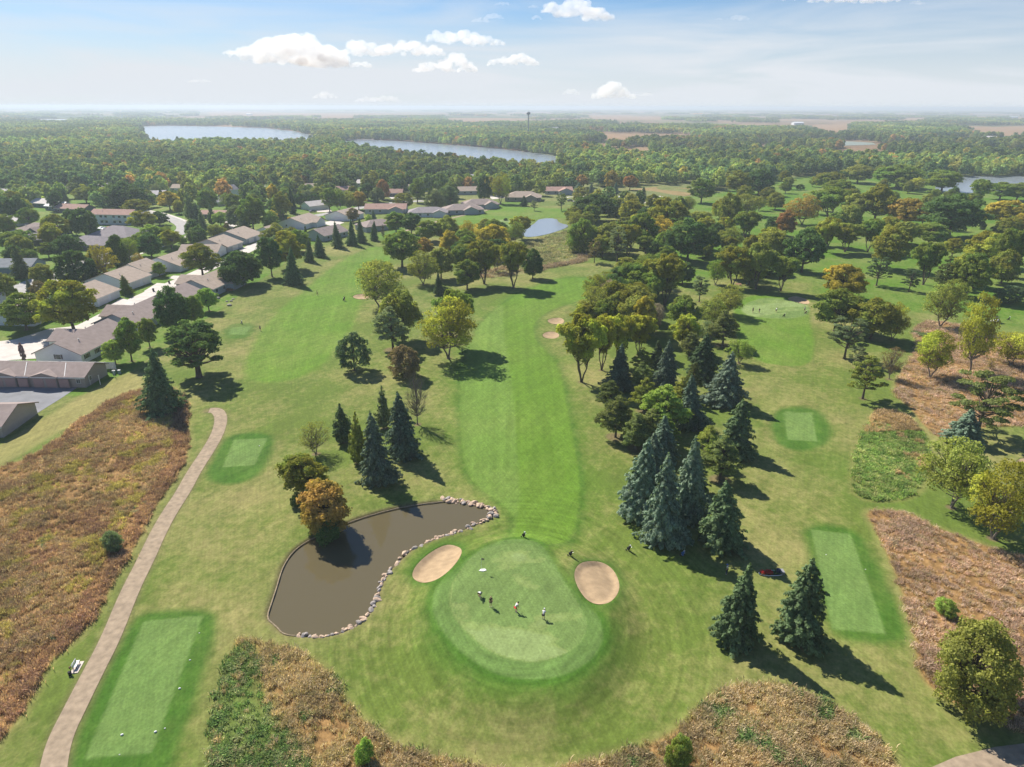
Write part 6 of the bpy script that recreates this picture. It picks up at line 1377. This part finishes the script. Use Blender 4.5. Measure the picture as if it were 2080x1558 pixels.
# ------------------------------------------------------------------ woods
def lowtree(seed, kind, leaf=.75, n1=26, per=16):
    global DENS
    DENS = 1.0
    if kind == 'fir': V, F = conifer(seed, 13, 7, .62, per=4); return V, F
    V, F, cl = crown(seed, {'round': 'round', 'dense': 'dense'}[kind], n1, per, leaf, 1.2, 10, 4.0, (1.0, 1.6), .85, .45, .4); return V, F
WPAL = dict(dark=np.array([(.032, .055, .026, .1), (.040, .063, .028, .15), (.048, .068, .030, .2)]), mid=np.array([(.066, .096, .032, .3), (.085, .108, .036, .45), (.055, .082, .031, .2), (.100, .120, .038, .45)]),
            warm=np.array([(.12, .125, .036, .6), (.13, .125, .040, .6), (.16, .135, .040, .6), (.12, .12, .04, .5), (.13, .13, .045, .3), (.15, .09, .04, .3)]))
def tints(n, g, x, y):
    w = fbm(x, y, 90., 4.) ; u = g.uniform(size=n); out = np.empty((n, 4)); lift = 1 + .28 * np.clip(fbm(x, y * .5, 170., 11.), -1, 1.4) + .35 * np.exp(-((y - 1150) / 130) ** 2) * (x < -150)
    for i in range(n):
        p = 'warm' if u[i] < .10 + .10 * w[i] else ('dark' if u[i] < .46 - .28 * w[i] else 'mid'); q = WPAL[p]; out[i] = q[g.integers(len(q))]
    out[:, :3] *= 1.15 * g.uniform(.75, 1.3, (n, 1)) * lift[:, None]; return out
EXCL_PX = [[(620,440),(800,405),(1000,400),(1180,395),(1200,440),(1160,475),(900,500),(780,520),(600,500)], [(1180,385),(1420,372),(1420,405),(1300,415),(1190,415)], [(160,420),(300,425),(400,440),(400,470),(280,520),(160,520)]]
def woods():
    ex = [P(*p) for p in EXCL_PX] + [lake1, lake2, lake3, lake4, P((1648,285),(1780,285),(1790,298),(1640,300))]
    fields = [P((905,239),(1066,239),(1066,254),(905,252)), P((1195,269),(1400,272),(1420,290),(1230,288)), P((1640,251),(1735,250),(1725,276),(1700,284),(1640,268)), P((1945,258),(2140,253),(2140,280),(1980,280)), P((1190,234),(1350,234),(1350,246),(1200,246)), P((1490,250),(1650,252),(1650,265),(1510,265)), P((400,226),(910,228),(910,238),(400,240))]
    roads = [dens(chaikin(np.array([at(*p) for p in q]), 1, False), 6) for q in (((-60,640),(0,612),(55,578),(90,565),(125,550),(165,535),(210,520),(260,505),(300,491),(345,480),(372,470),(378,460),(365,450),(340,441),(310,433),(270,428)), ((200,650),(325,588),(410,551),(530,494),(620,462),(720,446)), ((560,458),(640,438),(720,425),(810,411),(860,408)))]
    def ok(x, y, r):
        m = np.ones(len(x), bool)
        jag = 15 * np.clip(fbm(x, y, 26., 5.), 0, 1.3)
        for q in ex + fields: m &= sdf(q, x, y) > r * .6 - jag
        for q in (course_right,): m &= ~((y < 900) & (sdf(q, x, y) < r))
        for f in FOOT:
            dx, dy = x - f[0], y - f[1]; c_, s_ = math.cos(f[3]), math.sin(f[3]); u, v = dx * c_ + dy * s_, -dx * s_ + dy * c_; m &= ~((np.abs(u) < f[4] / 2 + r * .8) & (np.abs(v) < f[5] / 2 + r * .8))
            m &= ~((np.abs(x - f[0]) < f[4] / 2) & (y < f[1]) & (y > f[1] - 22 * (f[1] / 400) ))
        for q in roads: m &= sdline(q, x, y) > r + 2
        return m
    g = np.random.default_rng(21)
    # 1. countable trees of the neighbourhood and the front of the woods
    def poisson(xa, xb, ya, yb, n, r, pts):
        out = []
        X, Y = g.uniform(xa, xb, n), g.uniform(ya, yb, n); m = ok(X, Y, r) & (np.abs(X) < 30 + Y * .80); X, Y = X[m], Y[m]
        for a, b_ in zip(X, Y):
            if all((a - p[0]) ** 2 + (b_ - p[1]) ** 2 > (r + p[2] * .75) ** 2 for p in pts): out.append((a, b_)); pts.append((a, b_, r))
        return out
    pts = list(placed); c1 = [q for q in poisson(-330, -20, 235, 545, 2600, 5.0, pts) if min(sdf(w_, np.array([q[0]]), np.array([q[1]]))[0] for w_ in (fair_left, lawn_far, lawn_back)) > 24]
    rnd = random.Random(9); kinds = ['dec', 'dense', 'dec', 'airy', 'dec', 'fir', 'dec', 'dense']; cks = ['mg', 'dg', 'ol', 'mg', 'mx', 'bg', 'mg', 'dg', 'yl', 'ol']
    fill = [(1155,1500,425,540,34), (1500,1930,385,520,34), (1200,1330,575,680,14), (1400,1560,505,600,8), (1930,2080,420,600,8), (860,1080,480,560,10), (1560,2080,335,385,16)]
    for (pa, pb, qa, qb, cnt) in fill:
        k = 0; tr_ = 0
        while k < cnt and tr_ < 900:
            tr_ += 1; a, b_ = at(rnd.uniform(pa, pb), rnd.uniform(qa, qb)); q1 = np.array([a]); q2 = np.array([b_])
            if any((a - p[0]) ** 2 + (b_ - p[1]) ** 2 < (3.2 + p[2] * .62) ** 2 for p in pts): continue
            if min(sdf(q, q1, q2)[0] for q in (fair_main, green_right, fair_right, pond2, meadow, lake3, prairie_up)) < 4: continue
            w = rnd.uniform(8.5, 13.5); pts.append((a, b_, w * .45)); k += 1
            plant(a, b_, w * rnd.uniform(.85, 1.05), w, rnd.choice(['dec', 'dec', 'vase', 'airy', 'dense']), rnd.choice(['mg', 'ol', 'mg', 'yl', 'mx', 'dg', 'ol']), 'leafy tree packed into the mixed groves of the golf course', 'trees packed into the groves of the course')
    for a, b_ in c1[:75]:
        kd = rnd.choice(kinds); w = rnd.uniform(8, 13); hh = w * rnd.uniform(.8, 1.05) if kd != 'fir' else w * 1.1
        plant(a, b_, hh, w * (1 if kd != 'fir' else .6), kd, rnd.choice(cks), 'leafy tree crowded among the roofs of the left neighbourhood', 'trees crowded between the roofs of the neighbourhood')
    # 2. mid woods, one crown each
    var = [npmesh('wood_tree', *lowtree(200 + k, 'round' if k % 2 else 'dense', .62, 30, 20), LEAFI) for k in range(6)] + [npmesh('wood_fir', *lowtree(300, 'fir'), LEAFI)]
    sp = 9.2; rows = []
    gx, gy = np.meshgrid(np.arange(-1500, 1500, sp), np.arange(430, 1700, sp)); x = (gx + g.uniform(-.42, .42, gx.shape) * sp).ravel(); y = (gy + g.uniform(-.42, .42, gy.shape) * sp).ravel()
    m = (np.abs(x) < 40 + y * .80) & ok(x, y, 4.5); x, y = x[m], y[m]
    town = (x < 0) & (y < 560); thin = np.where(town, .45, 1.0); clear = fbm(x, y * .6, 48., 8.) > 1.25; m = (g.uniform(size=len(x)) < thin) & ~clear
    dry = inside(P((1180,385),(1420,372),(1420,412),(1190,418)), x, y); m &= ~dry
    beyond = (y > 900) & (x > 120) & (fbm(x, y * .6, 150., 2.) > .25); m &= ~beyond
    for a, b_, r in pts[:]:
        if b_ > 400: m &= (x - a) ** 2 + (y - b_) ** 2 > (r * .8 + 3) ** 2
    x, y = x[m], y[m]; n = len(x); w = g.uniform(.95, 1.6, n); h = w * g.uniform(.85, 1.15, n); idx = g.integers(0, 6, n); fir = g.uniform(size=n) < .03; idx[fir] = 6; w[fir] *= .55
    shore = (x > 250) & (y > 850) & (y < 1500); T = tints(n, g, x, y); T[shore, :3] *= .8
    spread('woods', var, np.stack([x, y, np.zeros(n)], 1), g.uniform(0, 6.28, n), np.stack([w, w, h], 1), idx, T, 'mixed autumn woods stretching behind the houses to the lakes', 'woods'); 
    # 3. distant woods: groves of many small crowns
    gv = []
    for k in range(5):
        Vs, Fs, o_ = [], [], 0; gg = np.random.default_rng(500 + k)
        for j in range(16):
            V, F = lowtree(520 + k * 20 + j, 'round', 1.25, 12, 7); px_, py_ = gg.uniform(-30, 30), gg.uniform(-14, 14); s_ = gg.uniform(1.0, 1.7); V = V * (s_, s_, s_ * .95) + (px_, py_, 0); Vs.append(V); Fs.append(F + o_); o_ += len(V)
        gv.append(npmesh('grove', np.vstack(Vs), np.vstack(Fs), LEAFI))
    xs, ys = [], []
    for ya, yb, sx_, sy_ in ((1650, 3000, 42, 24), (3000, 6000, 60, 42), (6000, 14000, 110, 90)):
        gx, gy = np.meshgrid(np.arange(-yb * .8, yb * .8, sx_), np.arange(ya, yb, sy_)); x = (gx + g.uniform(-.4, .4, gx.shape) * sx_).ravel(); y = (gy + g.uniform(-.4, .4, gy.shape) * sy_).ravel(); m = np.abs(x) < y * .79 + 60; xs.append(x[m]); ys.append(y[m])
    x = np.concatenate(xs); y = np.concatenate(ys); m = np.ones(len(x), bool)
    for q in ex + fields: m &= sdf(q, x, y) > 14
    f = fbm(x, y * .55, 330., 3.) + .5 * fbm(x, y, 110., 6.); thr = np.interp(y, [1650, 2300, 3500, 6000, 14000], [-.6, .15, .62, .80, .75]) - np.where(x < -200, .6, 0) * (y < 3500); m &= f > thr; x, y = x[m], y[m]; n = len(x); s_ = g.uniform(.85, 1.2, n); s_ = s_ * np.interp(y, [2500, 8000], [1, 1.6])
    spread('distant_woods', gv, np.stack([x, y, np.zeros(n)], 1), g.uniform(-.3, .3, n), np.stack([s_, s_, g.uniform(.85, 1.15, n)], 1), g.integers(0, 5, n), tints(n, g, x, y), 'hazy belts of woods between the far fields up to the horizon', 'woods'); print('groves', n)
CLOUDS = [ # centre column and row in the photograph, half width, half height, lumps, density, which
 ((600,112,112,24),(650,118,60,20),(575,96,66,22),(605,82,44,16),(505,108,44,11),(468,107,20,5),(668,130,44,12),(540,92,36,10)), ((726,102,36,16),(760,104,40,13),(820,102,60,15),(870,105,36,11)), ((900,76,36,12),(945,79,50,14),(990,86,38,10)), ((880,138,44,11),(925,126,36,15),(950,140,22,10)), ((1020,127,32,9),(1058,120,30,12),(1082,129,16,7)), ((733,132,24,7),),
 ((1130,18,34,12),(1175,22,52,18),(1215,30,34,15)), ((1245,186,34,15),(1228,192,28,11),(1270,194,26,9)), ((1160,188,18,7),), ((1310,192,18,5),), ((660,195,26,8),), ((750,203,30,6),(785,202,32,7)), ((975,42,20,5),(1002,34,22,6)), ((1020,8,18,5),), ((1500,37,24,6),(1460,39,10,3)), ((1090,37,12,5),(1083,14,12,4)), ((1640,-6,60,9),(1720,-4,80,13),(1790,-3,40,9)), ((1862,6,16,5),), ((405,165,26,4),)]
CLAB = ['largest bright cumulus cloud left of centre', 'long low cloud joined to the right of the largest cloud', 'flat-based cloud above and right of the long low one', 'rounded cloud below the flat-based one', 'small cloud right of the rounded one', 'little cloud puff under the long low cloud', 'bright cloud near the top edge of the sky',
 'compact bright cloud low over the horizon right of centre', 'faint puff left of the compact low cloud', 'faint wisp right of the compact low cloud', 'faint small cloud low above the left lake, left of two', 'faint small cloud low above the left lake, right of two', 'slanting wisp of cloud near the top middle', 'tiny wisp at the top edge left of the bright cloud',
 'thin wisp of cloud at upper right', 'tiny pair of puffs left of the bright top cloud', 'broad cloud base cut by the top edge at right', 'tiny puff at the top edge far right', 'faint streak of cloud above the left horizon']
def clouds():
    m = bpy.data.materials.new('cloud'); m.use_nodes = True; t = m.node_tree; t.nodes.clear(); out = N(t, 'ShaderNodeOutputMaterial')
    vs_ = N(t, 'ShaderNodeVolumeScatter'); vs_.inputs['Color'].default_value = (.984, .988, .994, 1); vs_.inputs['Density'].default_value = .0046; vs_.inputs['Anisotropy'].default_value = .2; t.links.new(vs_.outputs[0], out.inputs['Volume'])
    thin = m.copy(); thin.name = 'cloud_thin'; thin.node_tree.nodes['Volume Scatter'].inputs['Density'].default_value = .0022
    DY = 13000.0
    for ci, lumps in enumerate(CLOUDS):
        g = np.random.default_rng(70 + ci); bm = bmesh.new(); c0 = None
        for (a, b_, hw, hh) in lumps:
            d_ = ray(a, b_); tt = DY / d_[1]; cx, cz = d_[0] * tt, CAM_H + d_[2] * tt; k = tt / FPX; rx, rz = hw * k, hh * k; c0 = c0 or (cx, cz)
            nb = int(16 * (rx / rz) ** .95) + 10
            for j in range(nb):
                u = g.uniform(-1, 1); env = math.sqrt(max(1 - u * u, .04)); r_ = rz * g.uniform(.16, .55) * (.45 + .55 * env); v_ = g.uniform(0, 1) ** .9
                px_ = cx + u * (rx - r_ * .6); pz = cz - rz * .72 + r_ * .6 + v_ * rz * 1.35 * env ** 1.3; py_ = g.normal() * rz * .45
                M_ = Matrix.Translation((px_ - c0[0], py_, pz - c0[1])) @ Matrix.Diagonal((r_ * 1.5, r_ * 1.2, r_ * .95, 1)); bmesh.ops.create_icosphere(bm, subdivisions=2, radius=1, matrix=M_)
        me = bpy.data.meshes.new('cloud'); bm.to_mesh(me); bm.free(); o = bpy.data.objects.new('cloud', me); C.objects.link(o); rm = o.modifiers.new('r', 'REMESH'); rm.mode = 'VOXEL'; rm.voxel_size = max(14, lumps[0][2] * 9.4 / 40); sm = o.modifiers.new('s', 'SMOOTH'); sm.iterations = 2
        dg = bpy.context.evaluated_depsgraph_get(); ne = bpy.data.meshes.new_from_object(o.evaluated_get(dg)); bpy.data.objects.remove(o)
        co_ = np.empty(len(ne.vertices) * 3, np.float32); ne.vertices.foreach_get('co', co_); co_ = co_.reshape(-1, 3); no = np.array([v_.normal[:] for v_ in ne.vertices]); s_ = lumps[0][3] * 9.4
        f = np.sin(co_[:, 0] / s_ * 9 + np.sin(co_[:, 2] / s_ * 11)) * np.sin(co_[:, 2] / s_ * 12 + co_[:, 1] / s_ * 9) + .8 * np.sin(co_[:, 0] / s_ * 23 + 1) * np.sin(co_[:, 2] / s_ * 27 + co_[:, 1] / s_ * 19)
        co_ += no * (f * s_ * .06)[:, None]; ne.vertices.foreach_set('co', co_.ravel()); ne.materials.clear(); ne.materials.append(thin if ci in (8, 9, 10, 11, 12, 13, 14, 15, 17, 18) else m)
        o = link('cloud', ne, None, (c0[0], DY, c0[1])); tag(o, CLAB[ci], 'cloud')
def haze():
    bm = bmesh.new(); bmesh.ops.create_cube(bm, size=1); me = bpy.data.meshes.new('haze'); bm.to_mesh(me); bm.free(); o = link('haze', me); o.scale = (56000, 43000, 72); o.location = (0, 18500, 34)
    m = bpy.data.materials.new('haze'); m.use_nodes = True; t = m.node_tree; t.nodes.clear(); out = N(t, 'ShaderNodeOutputMaterial'); pv = N(t, 'ShaderNodeVolumePrincipled')
    pv.inputs['Density'].default_value = HAZE_D; pv.inputs['Color'].default_value = (.66, .76, .88, 1); pv.inputs['Anisotropy'].default_value = .2; t.links.new(pv.outputs[0], out.inputs['Volume']); me.materials.append(m); tag(o, kind='stuff')
    m.cycles.homogeneous_volume = True
HAZE_D = 1.8e-4
# ------------------------------------------------------------------ build
import time as _t
_T = _t.time()
def lap(s_): print('%-12s %.1fs' % (s_, _t.time() - _T))
build_ground(); lap('ground')
v0 = [(-135, 38), (135, 136)]
frame(-960, 960, -600, 1108, -30000, 30000, -2500, 39500, 'ground', FM, -.02)
me = bpy.data.meshes.new('ground'); me.from_pydata([(-961, -601, -1.2), (961, -601, -1.2), (961, 1109, -1.2), (-961, 1109, -1.2)], [], [(0, 1, 2, 3)]); me.materials.append(WF); tag(link('ground', me), kind='structure')
for (xa, xb, ya, yb) in ((-960, 960, -600, 38), (-960, -135, 38, 136), (135, 960, 38, 136), (-960, -310, 136, 352), (310, 960, 136, 352)):
    me = bpy.data.meshes.new('ground'); me.from_pydata([(xa, ya, -.02), (xb, ya, -.02), (xb, yb, -.02), (xa, yb, -.02)], [], [(0, 1, 2, 3)]); me.materials.append(mat('grass_verge', (.13, .165, .048), 1, .25, .2, 0)); tag(link('ground', me), kind='structure')
build_surfaces(); lap('surfaces')
buildings(); small_structures(); lap('buildings')
plant_list(); lap('trees')
small_things(); rocks(); lap('things')
prairie(); lap('prairie')
woods(); lap('woods')
clouds(); haze()
